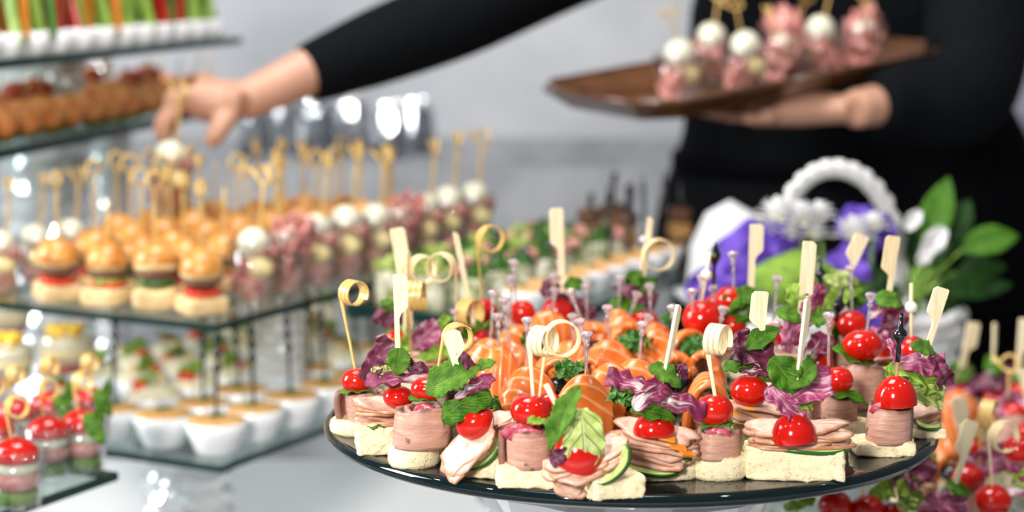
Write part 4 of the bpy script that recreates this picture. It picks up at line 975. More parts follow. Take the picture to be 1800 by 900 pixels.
# --- white bowls with tarts and black picks
def bowl(kind):
    lab = ('white bowl with a golden tart pierced by a black beaded pick', 'white bowl filled with creamy salad, tomato and green garnish', 'white bowl with a plain golden tart')[kind]
    e = proto('tart_bowl', lab, 'bowl', ('bowls with black picks', 'salad bowls on the lower shelf', 'plain tart bowls')[kind])
    obj('bowl', lathe([(0, 0), (.016, 0), (.019, .003), (.025, .018), (.0285, .030), (.0275, .0305), (.0235, .019), (.017, .006), (0, .005)], 32), 'porcelain', e)
    if kind != 1:
        obj('tart', xf(lathe([(0, 0), (.023, 0), (.0262, .006), (.0255, .010), (.020, .011), (0, .0115)], 24), T_((0, 0, .0215))), 'tart', e)
        obj('garnish', xf(parsley_geo(.007, 4, 14), T_((.005, .002, .0345))), 'parsley', e, False)
    else:
        obj('salad_cream', xf(ball(.025, .025, .016, 20, 8, .10, 140, 2, z0=-.2), T_((0, 0, .026))), 'cream', e)
        obj('tomato_piece', xf(rbox(.018, .013, .009, .002, 3, .001), T_((.008, -.010, .040)) @ R_(.3, .2, .5)), 'tomato_cut', e)
        obj('cheese_piece', xf(rbox(.014, .010, .007, .002, 3, .001), T_((-.009, .004, .042)) @ R_(.2, .4, .2)), 'cheese', e)
        obj('lettuce_leaf', leaf_geo((-.012, -.010, .040), (.014, .004, .049), .024, (0, -.5, 1), .2, 1, .2, 3, .05, 'fan'), 'lettuce', e)
    if kind == 0:
        prof = [(.0012, 0), (.0016, .03)]; z = .045
        for q in range(4): prof += [(.0017, z), (.0042, z+.004), (.0042, z+.006), (.0017, z+.010)]; z += .0125
        prof += [(.0014, z+.004), (.0004, z+.012)]
        obj('bead_pick', xf(lathe(prof, 10), T_((0, 0, .028)) @ R_(y=.06)), 'black_plastic', e)
    return e
DES = ((122, 735), (12, 765), (15, 665))
W_ = Spread([bowl(0), bowl(1), bowl(2)])
for j in range(11):
    for i in range(5):
        if any(math.hypot(*(LO(.042+.067*j, .036+.066*i)-at_z(x, y, ZL)).xy) < .058 for x, y in DES): continue
        if any(math.hypot(*(LO(.042+.067*j, .036+.066*i)-MI(a, b)).xy) < .062 for a, b in ((.25, .10), (.52, .17))): continue
        k = 0 if i < 1 else (0 if (i == 2 and j in (0, 4, 7)) or (i == 1 and j in (1, 2, 4, 6, 8)) else (1 if i > 1 or j % 2 else 2))
        if i >= 4 and j < 2: k = 1
        W_.put(k, LO(.042+.067*j, .036+.066*i), rnd.uniform(0, 6.28), sc=rnd.uniform(1.06, 1.12))
# --- dessert glasses, left
def dessert():
    e = proto('dessert_glass', 'stemmed dessert glass of layered cream topped with mango', 'dessert glass', 'stemmed dessert glasses of cream')
    obj('glass', lathe([(0, 0), (.026, 0), (.026, .002), (.004, .006), (.0035, .040), (.012, .048), (.027, .062), (.031, .082), (.030, .098), (.0288, .098), (.0298, .082), (.026, .064), (.010, .050), (0, .049)], 32), 'cup_glass', e)
    obj('berry_layer', xf(ball(.024, .024, .010, 24, 8), T_((0, 0, .060))), 'red_crust', e); obj('cream_layer', lathe([(0, .062), (.026, .064), (.0292, .080), (.0288, .090), (0, .093)], 24), 'cream', e)
    obj('yoghurt_layer', lathe([(0, .070), (.0293, .072), (.0296, .078), (0, .080)], 24), 'cheese', e)
    for i in range(7):
        a = i*.9; obj('mango_cube', xf(rbox(.013, .012, .010, .002, 3, .0008), T_((.016*math.cos(a)*(i > 0), .016*math.sin(a)*(i > 0), .097)) @ R_(.2*i, .3, a)), 'mango', e)
    return e
D_ = Spread([dessert()])
for px, py, sc in ((122, 735, 1.0), (12, 765, 1.05), (15, 665, 1.0), (40, 610, .95)): put_px(D_, 0, px, py, ZT if px == 40 else ZL, sc=sc)
for p in D_.p: pass

# --- orange balls, left shelf
def oball(kind):
    lab = ('round orange breaded ball on a green leaf', 'orange ball with a dark red crusted cap')[kind]
    e = proto('breaded_ball', lab, 'canape', ('orange balls on the crystal stand', 'red capped balls on the crystal stand')[kind])
    obj('ball', xf(ball(.0225, .0225, .021, 22, 14, .06, 90, 5+kind), T_((0, 0, .023))), 'orange_ball', e)
    obj('leaf', leaf_geo((-.028, 0, .002), (.028, 0, .003), .045, (0, 0, 1), .02, .1, .03), 'basil', e)
    if kind: obj('crust', xf(ball(.0185, .0185, .013, 20, 10, .12, 160, 8), T_((0, 0, .043))), 'red_crust', e)
    else: obj('bamboo_pick', tube([(0, 0, .03), (.010, -.01, .070)], .0013, 6), 'tan_bamboo', e)
    return e
O_ = Spread([oball(0), oball(1)])
for j in range(15):
    for i in range(3):
        p = SA(.045+.062*j, .038+.064*i)
        if any(math.hypot(p.x-x, p.y-y) < r+.036 for x, y, r in COLS): continue
        O_.put(0 if i == 0 or (i+j) % 3 == 0 else 1, p, rnd.uniform(0, 6), sc=rnd.uniform(1.0, 1.12))
# --- vegetable cups, top shelf
def veg(kind):
    names = (('celery_stick', 'celery', 5), ('carrot_stick', 'carrot', 2), ('pepper_stick', 'red_pepper', 3), ('cucumber_stick', 'dark_cucumber', 2))
    lab = ('white dip cup bristling with red pepper and celery sticks', 'white dip cup of green celery with carrot sticks', 'white dip cup of celery and curly green leaves')[kind]
    e = proto('vegetable_cup', lab, 'cup', ('pepper cups on the top shelf', 'carrot cups on the top shelf', 'leafy cups on the top shelf')[kind]); q = random.Random(kind+40)
    obj('cup', lathe([(0, 0), (.024, 0), (.026, .003), (.029, .026), (.0275, .026), (.025, .006), (0, .005)], 28), 'porcelain', e)
    obj('dip', xf(lathe([(0, 0), (.0265, 0), (.026, .004), (0, .0055)], 24), T_((0, 0, .019))), 'cream', e)
    sel = ((2, 2, 0, 3, 2, 0), (1, 0, 0, 1, 0, 3), (0, 0, 3, 1, 0, 0))[kind]
    for i, w in enumerate(sel):
        a = i*1.05+q.random()*.4; nme, mt, _ = names[w]; x, y = .012*math.cos(a), .012*math.sin(a)
        obj(nme, xf(rbox(.013, .010, .12+.03*q.random(), .002, 4, .0006, 60, i), T_((x, y, .082)) @ R_(-.22*math.sin(a), .22*math.cos(a), a)), mt, e, 'auto')
    if kind == 2: obj('curly_leaf', xf(parsley_geo(.026, 3, 60), T_((0, 0, .095))), 'moss', e, False)
    return e
V_ = Spread([veg(0), veg(1), veg(2)])
for j in range(13):
    for i in range(3): V_.put((0, 1, 2, 0, 1)[(j*2+i) % 5], VE(.04+.063*j, .035+.065*i), rnd.uniform(0, 6))
# --- back shelf: wraps, tarts, black picks
def wrap(kind):
    e = proto('salad_wrap', ('white tortilla wrap packed with green salad', 'white wrap with a slice of tomato and dark olive')[kind], 'wrap', ('green salad wraps on the thick shelf', 'tomato wraps on the thick shelf')[kind])
    obj('tortilla', roll_geo(.020, .034, 3+kind, 1.4, .002), 'wrap_skin', e); obj('filling', xf(parsley_geo(.018, 9+kind, 44), T_((0, 0, .036))), 'pale_lettuce' if kind == 0 else 'parsley', e, False)
    if kind: obj('tomato_piece', xf(ball(.009, .009, .007), T_((.004, -.012, .040))), 'prosciutto', e); obj('olive_piece', xf(ball(.008, .008, .007), T_((-.008, -.010, .042))), 'olive', e)
    return e
Z_ = Spread([wrap(0), wrap(1)])
for j in range(8):
    for i in range(3): Z_.put((i*2+j) % 2 if i > 0 else 1, BK(.035+.050*j, .100+.050*i), rnd.uniform(0, 6), sc=1.05)
    if j % 1 == 0: W_.put(0 if j > 3 else 2, BK(.04+.052*j, .040), rnd.uniform(0, 6), sc=.88, label='white tart bowl on the thick glass shelf beside the wraps', group='tart bowls beside the wraps')
for px, py, Y, h in ((1035, 420, 2.40, .02), (1075, 425, 2.46, .04), (1100, 418, 2.36, .035), (1195, 420, 2.42, .03)):
    b = at_y(px, py, Y); b.z = ZK; e = empty('skewered_bite', b, 'dark meat bite skewered on a black pick behind the wraps', 'canape', 'dark bites behind the wraps')
    for q in range(3): obj('meat_cube', xf(rbox(.026, .026, .020, .005, 4, .0015, 120, q), T_((b.x, b.y, ZK+.0105+.0205*q)) @ R_(z=q*.5)), ('patty', 'tart', 'patty')[q], e)
    obj('black_pick', tube([(b.x, b.y, ZK+.05), (b.x+.003, b.y, ZK+.06+h)], [.0025, .004], 8), 'black_plastic', e)

# ------------------------------------------------------------------ canapes on the low shelf at right (behind and below the plate)
def T(name, label, px, py): return Canape(name, label, px, py, 50, ZQ)
def under(label, px, py, parts, name='ham_canape', kind='box', meat='ham'):
    c = T(name, label, px, py); c.bread(px, 76, 26, 54, kind, rnd.uniform(-.3, .3))
    if meat == 'ham': c.ham(px, py-42, 76, 54, 4, 0, .15, 0, 6)
    else: c.roll(px, py-88, 70, rnd.uniform(0, 3), 1.7)
    for f in parts: f(c)
    return c
under('blurred canape with a large tomato and a pale coiled pick right of the black plate', 1748, 985, [lambda c: c.tomato(1745, 880, 66, 58), lambda c: c.loop(1745, 855, 1742, 770, 1766, 768, 27, .4, 2.2, mat='bamboo')], 'beef_canape', 'round', 'beef')
under('canape with a tomato, tan coil seen edge on and radicchio right of the black plate', 1700, 940, [lambda c: c.tomato(1702, 842, 60, 54), lambda c: c.loop(1722, 825, 1728, 735, 1738, 728, 26, 1.1, 2.6, mat='tan_bamboo'), lambda c: c.leaf(1690, 830, 1790, 800, 80, 'pink_radicchio', 30, dv0=8, dv1=4)], 'beef_canape', 'round', 'beef')
under('canape with mint, dark radicchio and a slanting paddle pick under the plate edge', 1665, 980, [lambda c: c.tomato(1640, 905, 56, 50), lambda c: c.leaf(1610, 895, 1700, 880, 74, 'pink_radicchio', 35, dv0=-10, dv1=-16), lambda c: c.leaf(1662, 850, 1705, 872, 30, 'mint', 40, dv0=-14, dv1=-20), lambda c: c.paddle(1674, 862, 1716, 742, 26, 10, .52, .1, -1, dva=-14)])
under('canape with yellow green lettuce and pale radicchio ribs under the plate edge', 1600, 985, [lambda c: c.leaf(1610, 900, 1590, 840, 60, 'lettuce', 30, dv0=-20, dv1=-14), lambda c: c.leaf(1580, 870, 1630, 830, 46, 'radicchio', 30, dv0=-14, dv1=-10), lambda c: c.leaf(1585, 900, 1600, 870, 50, 'pale_lettuce', 25, dv0=-24, dv1=-24), lambda c: c.leaf(1560, 850, 1640, 810, 70, 'dark_radicchio', 30, dv0=6, dv1=6), lambda c: c.tomato(1570, 905, 50, 46)], 'lettuce_canape')
under('canape with a tomato and straight pick showing just below the plate rim', 1520, 985, [lambda c: c.tomato(1525, 895, 62, 52), lambda c: c.stick(1515, 880, 1520, 835, 4), lambda c: c.leaf(1525, 870, 1570, 860, 50, 'lettuce', 30, dv0=4, dv1=4)], 'tomato_canape')
under('canape with a dark red tomato under the plate rim beside lettuce', 1455, 985, [lambda c: c.tomato(1468, 888, 62, 54), lambda c: c.leaf(1380, 898, 1430, 870, 44, 'lettuce', 30), lambda c: c.stick(1400, 890, 1404, 850, 4)], 'tomato_canape')
under('canape with light green leaf lying behind the right plate rim', 1610, 905, [lambda c: c.leaf(1590, 840, 1650, 800, 50, 'mint', 60), lambda c: c.tomato(1632, 820, 46, 42, dv=10)])
for i, (x, yt, yb) in enumerate(((1668, 770, 900), (1645, 760, 860), (1690, 690, 800), (1640, 690, 790))):
    c = T('salmon_canape', 'salmon roll on the low shelf seen past the right plate rim', x, yb); c.e['group'] = 'salmon rolls on the low shelf'
    c.bread(x, 60, 14, 46, 'box'); H = c.at(x, yt).z-c.zt
    c.add('salmon_slice', xf(salmon_geo(74*c.s, H, 54*c.s, 200+i*9, (.2, -.3, 1.3, .1)[i]), T_((c.b.x, c.b.y, c.zt-.001))), 'salmon'); c.add('black_olive', xf(ball(.008, .008, .010), T_((c.b.x, c.b.y-.014, c.zt+H*.5)) @ R_(x=1.4)), 'olive')
under('canape with a leaning paddle pick and small leaf next to the low shelf salmon', 1716, 860, [lambda c: c.paddle(1690, 765, 1676, 700, 28, 11, .7, .1, 1), lambda c: c.leaf(1690, 780, 1720, 790, 40, 'basil', 40), lambda c: c.tomato(1712, 790, 46, 42, dv=8), lambda c: c.stick(1718, 800, 1690, 745, 4.5, mat='paddle_wood')])
under('canape with green leaves and an upright paddle pick in front of the black apron', 1690, 770, [lambda c: c.leaf(1665, 660, 1715, 650, 44, 'basil', 40), lambda c: c.leaf(1650, 690, 1720, 670, 60, 'pink_radicchio', 30), lambda c: c.tomato(1690, 690, 44, 40), lambda c: c.paddle(1691, 650, 1706, 566, 24, 11, .6, .2, 1)], 'radicchio_canape')
under('canape with radicchio, a clear pick and a narrow upright stick near the black apron', 1748, 780, [lambda c: c.leaf(1710, 680, 1790, 660, 66, 'dark_radicchio', 30), lambda c: c.leaf(1730, 650, 1765, 635, 40, 'basil', 35), lambda c: c.paddle(1746, 650, 1748, 568, 14, 9, .6, 1.0, 1), lambda c: c.clear(1742, 720, 1741, 662, dva=-14, dvb=-14), lambda c: c.tomato(1750, 700, 44, 40)], 'radicchio_canape')
under('canape with a tomato, knotted pick and pink radicchio near the black apron', 1785, 815, [lambda c: c.tomato(1786, 730, 54, 50), lambda c: c.add('knot_pick', knot_pick_geo(c.at(1772, 715), .042, 6), 'tan_bamboo'), lambda c: c.leaf(1740, 730, 1800, 700, 60, 'pink_radicchio', 30, dv0=6)], 'tomato_canape', 'round', 'beef')
under('canape with green leaf and a paddle pick cut by the picture edge', 1805, 790, [lambda c: c.leaf(1780, 670, 1830, 650, 44, 'basil', 35), lambda c: c.paddle(1790, 660, 1797, 560, 24, 11, .6, .1, 1), lambda c: c.tomato(1800, 690, 48, 44)])
under('canape with radicchio and a second slanting paddle behind the tomato at the edge', 1800, 860, [lambda c: c.paddle(1812, 730, 1796, 650, 26, 11, .6, .1, 1), lambda c: c.leaf(1770, 790, 1840, 760, 70, 'pink_radicchio', 30), lambda c: c.tomato(1815, 760, 50, 46)])
under('canape with tomatoes and bread piece at the picture edge below the pale coil', 1800, 985, [lambda c: c.tomato(1790, 790, 52, 48, dv=20), lambda c: c.leaf(1780, 850, 1830, 830, 50, 'lettuce', 30), lambda c: c.leaf(1770, 870, 1830, 840, 50, 'radicchio', 30)], 'tomato_canape')

# ------------------------------------------------------------------ back of the room
table('side_counter', -1.5, .62, 3.25, 3.85, 1.03, 'grey cloth covered side counter with upturned glasses by the grey wall', .97, 'grey_cloth')
for i, (px, sc) in enumerate(((452, 1), (505, 1.05), (560, 1.15), (620, 1.15), (690, 1.0), (735, 1.0)  )):
    b = at_y(px, 262, 3.38+.09*(i % 2)); e = empty('glass_tumbler', (b.x, b.y, 1.0301), 'clear upturned tumbler shining on the side counter', 'glass', 'upturned tumblers on the side counter')
    g = lathe([(.034*sc, 0), (.033*sc, .03), (.027*sc, .085*sc), (.0, .088*sc), (0, .082*sc), (.025*sc, .08*sc), (.031*sc, .03), (.032*sc, 0)], 14)
    obj('bowl', xf(g, T_((b.x, b.y, 1.0301))), 'crystal_glass', e, False)
    obj('foot_ring', xf(lathe([(.020, .088*sc), (.026*sc, .092*sc), (.024*sc, .099*sc), (.018, .099*sc), (.016, .090*sc)], 14), T_((b.x, b.y, 1.0301))), 'crystal', e, False)
# curtain at the right
c0 = at_y(1712, 0, 3.55); V, F = [], []; n = 90
for i in range(n+1):
    x = c0.x+i*.012
    for z in (.02, 1.2, 2.4, 3.4): V.append((x, 3.55+.035*math.sin(i*.55)+.012*math.sin(i*1.3+z), z))
for i in range(n):
    for j in range(3): a = i*4+j; F.append((a, a+4, a+5, a+1))
cu = obj('curtain', (np.array(V), F, None), 'curtain_cloth'); md = cu.modifiers.new('thick', 'SOLIDIFY'); md.thickness = .006
tag(cu, 'lavender grey curtain in soft folds behind the person', 'curtain')

# ------------------------------------------------------------------ flower basket
BY = 2.08; bc = at_y(1490, 560, BY); bx, by = bc.x, BY
def bz(py, Y=BY): return at_y(1490, py, Y).z
bt = bz(535); bb = ZT+.001
e = empty('flower_basket', (bx, by, bb), 'white wicker basket with a tall arched handle tied with purple ribbon', 'basket')
nb = 16
for i in range(nb):
    z = bb+.008+(bt-bb-.016)*i/(nb-1); r = .085+.035*i/(nb-1); P = []
    for k in range(61):
        a = k/60*6.28318; P.append((bx+(r+.004*math.sin(a*11+i*math.pi))*math.cos(a), by+(r+.004*math.sin(a*11+i*math.pi))*math.sin(a)*.8, z))
    obj('wicker_band', tube(P, (bt-bb)/nb*.47, 6, False), 'white_wicker', e)
for k in range(11):
    a = (k+.5)/11*6.28318; obj('wicker_rib', tube([(bx+.084*math.cos(a), by+.067*math.sin(a), bb), (bx+.120*math.cos(a), by+.096*math.sin(a), bt)], .0035, 6), 'white_wicker', e)
obj('basket_floor', xf(lathe([(0, 0), (.08, 0), (.08, .006), (0, .006)], 24), T_((bx, by, bb)) @ Matrix.Diagonal((1, .8, 1, 1))), 'white_wicker', e)
hp = []
l, r_, top = at_y(1366, 470, BY-.03), at_y(1580, 520, BY+.03), at_y(1462, 296, BY)
for k in range(33):
    t = k/32; a = math.pi*t; cx = (l+r_)/2
    hp.append(Vector((cx.x-(r_.x-l.x)/2*math.cos(a)*(1.0), l.y+(r_.y-l.y)*t, l.z+(r_.z-l.z)*t+(top.z-(l.z+r_.z)/2)*math.sin(a)**.8)))
for q in range(3):
    P = [p+Vector((.0055*math.cos(i*.9+q*2.094), .0035*math.cos(i*.9+q*2.094), .0055*math.sin(i*.9+q*2.094))) for i, p in enumerate(hp)]
    obj('handle_strand', tube(P, .0060, 7), 'white_wicker', e)
# ribbon
rb = empty('ribbon_bow', at_y(1400, 480, BY-.10), 'wide satin purple ribbon bow tied on the basket front', 'ribbon')
def rib(p, q, w, face, sd, **kw):
    f = math.radians(face); return leaf_geo(p, q, w, Vector((kw.pop('side', 0), -math.cos(f), math.sin(f))), kw.pop('fold', .2), kw.pop('curl', 1.4), .12, 2.2, .03, 'oval', sd, 14, 20, .0012)
A_ = lambda px, py, d=0: at_y(px, py, BY+d)
for i, (x0, y0, x1, y1, w, f, d) in enumerate(((1395, 450, 1250, 470, .060, 25, -.10), (1380, 430, 1280, 520, .05, 15, -.11), (1400, 440, 1340, 400, .04, 30, -.10), (1470, 405, 1550, 392, .034, 30, -.05), (1480, 430, 1530, 470, .036, 20, -.06), (1510, 395, 1572, 425, .034, 20, -.05), (1545, 520, 1520, 600, .05, 10, -.12), (1470, 440, 1500, 520, .04, 15, -.11), (1250, 470, 1262, 540, .05, 10, -.11))):
    obj('ribbon_loop', rib(A_(x0, y0, d), A_(x1, y1, d-.01), w*1.2, f, i*5+1), 'purple_ribbon', rb)
# moss and flowers
mo = obj('moss_ball', xf(ball(.044, .035, .028, 26, 14, .08, 160, 3), T_(A_(1395, 490, -.125))), 'moss'); tag(mo, 'bright green moss cushion between the purple ribbons', 'moss')
for i, (x, y, s) in enumerate(((1368, 392, .022), (1405, 398, .023), (1385, 420, .018), (1440, 388, .017), (1352, 410, .015), (1500, 425, .022), (1535, 405, .016), (1428, 420, .018))):
    p = A_(x, y, -.10); s *= 1.15; e = empty('white_flower', p, 'white chrysanthemum under the basket handle', 'flower', 'white flowers in the basket')
    q = random.Random(i); gs = []
    for k in range(34):
        a = k*2.4; el = .1+1.4*(k/34); d = Vector((math.cos(a)*math.cos(el), math.sin(a)*math.cos(el)-.35, math.sin(el))).normalized()
        gs.append(leaf_geo(p+d*s*.15, p+d*s*(1.0+.15*q.random()), s*.42, Vector((-d.x, -d.y, 1.2)), .3, .7, 0, 1, 0, 'oval', k, 2, 4, .0004))
    obj('petals', join(*gs), 'white_petal', e); obj('flower_heart', xf(ball(s*.3, s*.3, s*.25), T_(p+Vector((0, -.2*s, .3*s)))), 'cheese', e)
    obj('stem', tube([p, Vector((p.x*.6+bx*.4, p.y+.02, bt-.03))], .0018, 6), 'celery', e)
# leafy stems right of the basket
root = A_(1600, 560, .0)
def sprig(label, leaves, mat='plant_leaf', root=root, w=.030):
    e = empty('leafy_stem', root, label, 'foliage')
    for i, (x0, y0, x1, y1, ww, d0, d1) in enumerate(leaves):
        a, b = A_(x0, y0, d0), A_(x1, y1, d1); m = mat if i % 3 else ('lit_leaf' if mat == 'plant_leaf' and i == 0 else mat)  # first leaf of each stem is coloured as if lit
        obj('leaf', leaf_geo(a, b, ww*mpp(a), Vector((.25*((i % 3)-1), -.8, .5)), .3, .5, .04, 2, .01, 'basil', i+3, 8, 14, .0008), m, e); obj('leaf_stalk', tube([root, (root+a)/2+Vector((0, 0, .012)), a], .0014, 5), 'celery', e)
sprig('upright pointed green leaves rising right of the basket handle', [(1630, 440, 1668, 312, 60, 0, .02), (1660, 440, 1705, 350, 50, .02, .04), (1600, 470, 1620, 380, 44, .02, .03), (1640, 470, 1650, 400, 54, -.02, 0)])
sprig('broad green leaves reaching right from the basket', [(1690, 440, 1790, 415, 58, -.01, 0), (1680, 480, 1770, 470, 44, 0, .0), (1650, 500, 1740, 520, 48, -.03, -.02), (1620, 520, 1700, 560, 40, -.03, -.02)])
sprig('dark leaves hanging low beside the wicker bands', [(1610, 470, 1680, 500, 60, .02, .03), (1600, 500, 1660, 470, 50, .03, .03), (1660, 430, 1740, 440, 60, .04, .05), (1620, 440, 1600, 400, 50, .03, .03), (1690, 520, 1780, 500, 34, .02, .02), (1640, 530, 1720, 480, 50, .04, .05)])
sprig('fine dark leaves behind the moss cushion', [(1480, 520, 1440, 450, 46, -.02, 0), (1500, 520, 1560, 470, 46, -.02, 0), (1440, 520, 1380, 460, 46, -.02, 0), (1540, 560, 1580, 500, 50, -.03, -.02), (1400, 540, 1340, 500, 46, -.02, 0), (1420, 560, 1480, 480, 50, -.03, -.02), (1500, 600, 1540, 540, 60, -.02, 0)], root=A_(1460, 570, -.02))
for i, (x, y, s) in enumerate(((1603, 388, .012), (1640, 425, .017), (1625, 450, .011))):
    p = A_(x, y, -.03); o = obj('white_bud', leaf_geo(p-Vector((.6*s, 0, .8*s)), p+Vector((.7*s, 0, .9*s)), s*1.3, (0, -1, .3), .5, 1.6, .1, 2, .03, 'oval', i), 'white_petal'); tag(o, 'small white lily bud among the basket leaves', 'flower', 'white buds among the leaves')
# folded napkin left of the basket, on a white plate stack
np_ = at_y(1282, 420, 2.24)
e = empty('plate_stack_stand', (np_.x, np_.y, ZT), 'white pedestal carrying the folded napkin beside the basket', 'stand'); obj('pedestal', xf(lathe([(0, 0), (.05, 0), (.05, .01), (.02, .03), (.018, .20), (.06, .225), (.065, .235), (0, .235)], 32), T_((np_.x, np_.y, ZT))), 'porcelain', e)
e = empty('napkin', (np_.x, np_.y, ZT+.2352), 'white napkin folded to a peak beside the purple ribbon', 'napkin')
zt0 = ZT+.2352; ztop = at_y(1280, 352, 2.24).z
for q, s in ((0, 1.0), (1, .8)):
    V, F, T = lathe([(.05*s, zt0-zt0), (.046*s, (ztop-zt0)*.5), (.028*s, (ztop-zt0)*.86), (0.001, (ztop-zt0)*(1-.12*q))], 20, True); V[:, 1] *= .45
    obj('napkin_fold', xf((V, F, T), T_((np_.x+.006*q, np_.y-.012*q, zt0))), 'linen', e)

# ------------------------------------------------------------------ the waiter
PY = 2.87; PXc = at_y(1478, 100, PY).x
wt = empty('person', (PXc, PY, 0), 'waiter in black shirt and apron reaching over the burgers while holding a tray', 'person')
def H_(px, py, Y): return at_y(px, py, Y)
sh_r = Vector((PXc-.205, PY-.14, 1.46)); sh_l = Vector((PXc+.200, PY-.04, 1.40))
wr = H_(428, 178, 2.24); el_r = H_(800, 22, 2.40)
tA, tB, tC = H_(1150, 222, 2.20), H_(1690, 112, 2.50), H_(920, 182, 2.40)
tu, tv = (tB-tA), (tC-tA); tv = tv-tu*(tu.dot(tv)/tu.dot(tu)); tn = tu.cross(tv).normalized()
hl = tA+tu*.50+tv*.45-tn*.030; el_l = H_(1676, 160, 2.47); wl = H_(1500, 192, 2.37)
def rings(pts, rad, n=14, flat=1.0): return tube(catmull(pts), np.interp(np.linspace(0, 1, len(catmull(pts))), np.linspace(0, 1, len(rad)), rad), n, True, flat)
def catmull(pts, k=5):
    P = [Vector(p) for p in pts]; P = [P[0]*2-P[1]]+P+[P[-1]*2-P[-2]]; o = []
    for i in range(1, len(P)-2):
        for j in range(k):
            t = j/k; a, b, c, d = P[i-1:i+3]
            o.append(.5*((2*b)+(c-a)*t+(2*a-5*b+4*c-d)*t*t+(3*b-a-3*c+d)*t**3))
    o.append(P[-2]); return o
def finger(pts, r): return rings(pts, [r*1.08, r, r*.97, r*.80], 10)
X = Vector((1, 0, 0)); Z = Vector((0, 0, 1))
torso = rings([(PXc, PY, .86), (PXc, PY, 1.0), (PXc, PY, 1.12), (PXc, PY-.01, 1.30), (PXc, PY-.02, 1.40), (PXc, PY-.02, 1.45)], [.115, .105, .10, .115, .10, .05], 20, 1.5)
neck = rings([(PXc, PY-.02, 1.40), (PXc-.005, PY-.04, 1.50), (PXc-.01, PY-.07, 1.57)], [.058, .052, .055])
hc = Vector((PXc-.015, PY-.085, 1.635)); V, F, T = ball(.074, .092, .112, 26, 18)
V[:, 0] *= 1-.22*np.clip(-V[:, 2]/.112, 0, 1); head = xf((V, F, None), T_(hc) @ R_(x=.28, z=-.2))
face = [xf(ball(.012, .020, .022), T_(hc+Vector((-.012, -.098, -.022)))), xf(ball(.026, .012, .008), T_(hc+Vector((-.008, -.080, -.062)))), xf(ball(.009, .02, .03), T_(hc+Vector((.074, .005, -.01)))), xf(ball(.009, .02, .03), T_(hc+Vector((-.076, .005, -.01))))]
armr = rings([sh_r, sh_r.lerp(el_r, .5)+Z*.005, el_r, el_r.lerp(wr, .5)+Z*.004, wr], [.055, .048, .038, .033, .023], 16)
arml = rings([sh_l, sh_l.lerp(el_l, .5), el_l, el_l.lerp(wl, .55), wl], [.055, .048, .036, .027, .024], 16)
legs = [rings([(PXc+s*.09, PY, .90), (PXc+s*.09, PY-.01, .50), (PXc+s*.09, PY+.01, .10)], [.085, .058, .040], 14) for s in (-1, 1)]
feet = [xf(ball(.042, .115, .045), T_((PXc+s*.09, PY-.055, .046))) for s in (-1, 1)]
# right hand: fingertips closing on a cup held over the burgers
HY = 2.24
K = [H_(x, y, HY+d) for x, y, d in ((322, 172, -.028), (312, 172, -.008), (312, 178, .012), (322, 186, .030))]
palm = [rings([wr, H_(395, 178, HY), H_(345, 174, HY)], [.028, .036, .034], 14, .75)] + [rings([H_(400, 182, HY), k, k+Vector((-.004, 0, -.008))], [.020, .0135, .0115], 12) for k in K]
tips = [(292, 214, -.034, 290, 244, -.030), (284, 216, -.012, 284, 248, -.012), (286, 220, .008, 286, 248, .008), (298, 220, .024, 294, 244, .022)]
fing = [finger([k, H_(a, b, HY+d), H_(p_, q_, HY+f)], .0092) for k, (a, b, d, p_, q_, f) in zip(K, tips)]
thumb = rings([H_(405, 190, HY-.01), H_(392, 216, HY-.03), H_(380, 236, HY-.036), H_(368, 256, HY-.034)], [.017, .0135, .0115, .0085], 12)
# left hand flat under the tray
lp = [rings([wl, hl.lerp(wl, .5), hl], [.025, .034, .036], 14, .66)]
lf = []
for i in range(4):
    b0 = hl+tv.normalized()*(.030*(i-1.5)*.9); d = (-tu.normalized()*(.050+.006*(i in (1, 2)))); lf.append(finger([hl.lerp(b0, .8), b0+d*.5-tn*.004, b0+d*1.1], .0092))
lth = rings([hl.lerp(wl, .35)-tv.normalized()*.02, hl-tv.normalized()*.045, hl-tv.normalized()*.055-tu.normalized()*.03], [.017, .0125, .010], 10)
def fused(name, gs, mat, parent, vox, sm=6, label=None):
    o = obj(name, join(*gs), mat, parent, True, label); m = o.modifiers.new('fuse', 'REMESH'); m.mode = 'VOXEL'; m.voxel_size = vox; m.use_smooth_shade = True
    s = o.modifiers.new('smooth', 'SMOOTH'); s.iterations = sm; s.factor = .5; return o
fused('body', [torso, neck, head, armr, arml, thumb, lth]+face+legs+feet+palm+fing+lp+lf, 'skin', wt, .0035, 4, 'bare forearm and hand with curled fingers')
cuff = el_r.lerp(wr, .72); cl = el_l.lerp(wl, .80)
fold = .010
sl_r = rings([sh_r+X*.03, sh_r.lerp(el_r, .35)+Z*.004, sh_r.lerp(el_r, .7), el_r+Z*-.004, el_r.lerp(cuff, .55)-Z*.002, cuff], [.080, .070, .060, .054, .047, .036], 20)
sl_l = rings([sh_l-X*.03, sh_l.lerp(el_l, .5)+X*.01, el_l+X*.012-Z*.004, el_l.lerp(cl, .6), cl], [.080, .074, .066, .050, .037], 20)
stor = rings([(PXc, PY, .90), (PXc, PY, 1.02), (PXc, PY, 1.12), (PXc, PY-.01, 1.30), (PXc, PY-.02, 1.40), (PXc, PY-.02, 1.462)], [.185, .172, .150, .145, .125, .060], 24, 1.55)
shirt = fused('shirt', [sl_r, sl_l, stor], 'black_cloth', wt, .007, 8, 'black long sleeved shirt')
def wrap_noise(g, amp, fr, sd):
    V, F, T = g; return V+amp*np.stack([snz(V, fr, sd+k) for k in range(3)], 1), F, T
apr = rings([(PXc+.07, PY, .16), (PXc+.065, PY-.005, .55), (PXc+.055, PY-.005, .85), (PXc+.03, PY, 1.02), (PXc, PY, 1.10)], [.25, .225, .200, .180, .168], 40, 1.5)
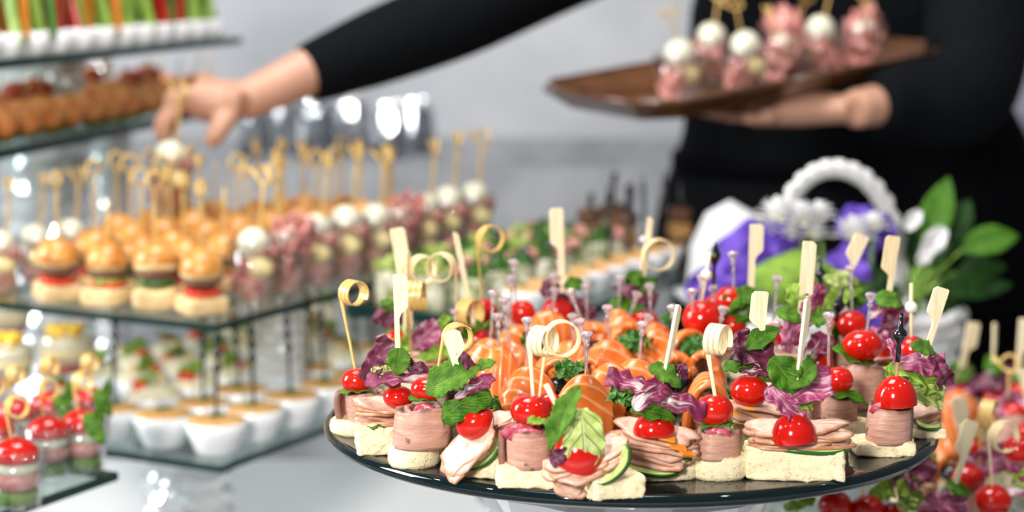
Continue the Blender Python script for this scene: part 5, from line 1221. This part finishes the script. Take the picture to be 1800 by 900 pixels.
fused('apron', [wrap_noise(apr, .006, 16, 5)], 'apron_cloth', wt, .010, 4, 'long black apron tied at the waist')
tie = []
for k in range(41):
    a = k/40*6.28318; tie.append((PXc+.010+.257*math.cos(a), PY+.174*math.sin(a), 1.075))
obj('apron_tie', strip(tie, (0, 0, 1), .028, .004), 'apron_cloth', wt)
V, F, T = ball(.082, .098, .100, 24, 14, .03, 60, 3, z0=-.15); obj('hair', xf((V, F, None), T_(hc+Vector((.002, .018, .022))) @ R_(x=.15)), 'hair', wt)
for s in (-1, 1): obj('eye', xf(ball(.012, .008, .008), T_(hc+Vector((-.012+s*.030, -.078, .004)))), 'porcelain', wt)
for s in (-1, 1): obj('shoe', xf(ball(.050, .135, .052, z0=-.9), T_((PXc+s*.09, PY-.06, .05))), 'black_plastic', wt)

# cup held in the hand
CG = Spread([cup('mozzarella', 'mozzarella shot cup lifted by the hand above the burgers', None)])
if 'group' in CG.p[0]: del CG.p[0]['group']
h = H_(300, 378, 2.20); CG.put(0, h, .3, .05, 1.22)
# ------------------------------------------------------------------ serving tray with cups
def tray_pt(a, b, h): return tA+tu*a+tv*b+tn*h
te = empty('serving_tray', tray_pt(.5, .5, 0), 'dark brown glossy tray with cut corners balanced on one hand', 'tray')
def octo(ins, h, cut=.16):
    cu_, cv = cut*.48, cut
    pts = [(cu_, 0), (1-cu_, 0), (1, cv), (1, 1-cv), (1-cu_, 1), (cu_, 1), (0, 1-cv), (0, cv)]
    return [tuple(tray_pt(.5+(a-.5)*(1-ins*.5), .5+(b-.5)*(1-ins), h)) for a, b in pts]
R0, R1, R2, R3 = octo(.22, -.004), octo(0, .020), octo(.03, .022), octo(.26, .0)
n = 8; V = R0+R1+R2+R3; F = [tuple(range(n))[::-1], tuple(range(3*n, 4*n))]
for r in range(3):
    for i in range(n): j = (i+1) % n; F.append((r*n+i, r*n+j, r*n+n+j, r*n+n+i))
obj('tray_base', (np.array(V), F, None), 'tray_lacquer', te, False)
rim = [Vector(p) for p in octo(.015, .022)]; obj('tray_rim', tube(rim+[rim[0], rim[1]], .0035, 8, False), 'tray_lacquer', te)
TC = Spread([fill(cup('mozzarella', 'clear cup with a mozzarella ball and a knotted pick on the brown tray', 'mozzarella cups on the brown tray', .062, .021, .031), 1.25, -.009), fill(cup('ham', 'clear cup of crumpled pink prosciutto on the brown tray', 'prosciutto cups on the brown tray', .062, .021, .031), 1.2, -.006)])
for k, px, py, a, b, rz in ((0, 1, 1, .20, .30, .5), (0, 1, 1, .37, .22, .2), (0, 1, 1, .42, .56, 3.3), (0, 1, 1, .64, .26, 2.6), (1, 1, 1, .51, .27, .4), (1, 1, 1, .77, .24, 1.0), (1, 1, 1, .66, .54, 2.0)):
    o = TC.put(k, tray_pt(a, b, .0015), rz, 0, 1.0); o.rotation_euler = (Matrix((tu.normalized(), tn.cross(tu.normalized()), tn)).transposed().to_4x4() @ R_(z=rz)).to_euler()
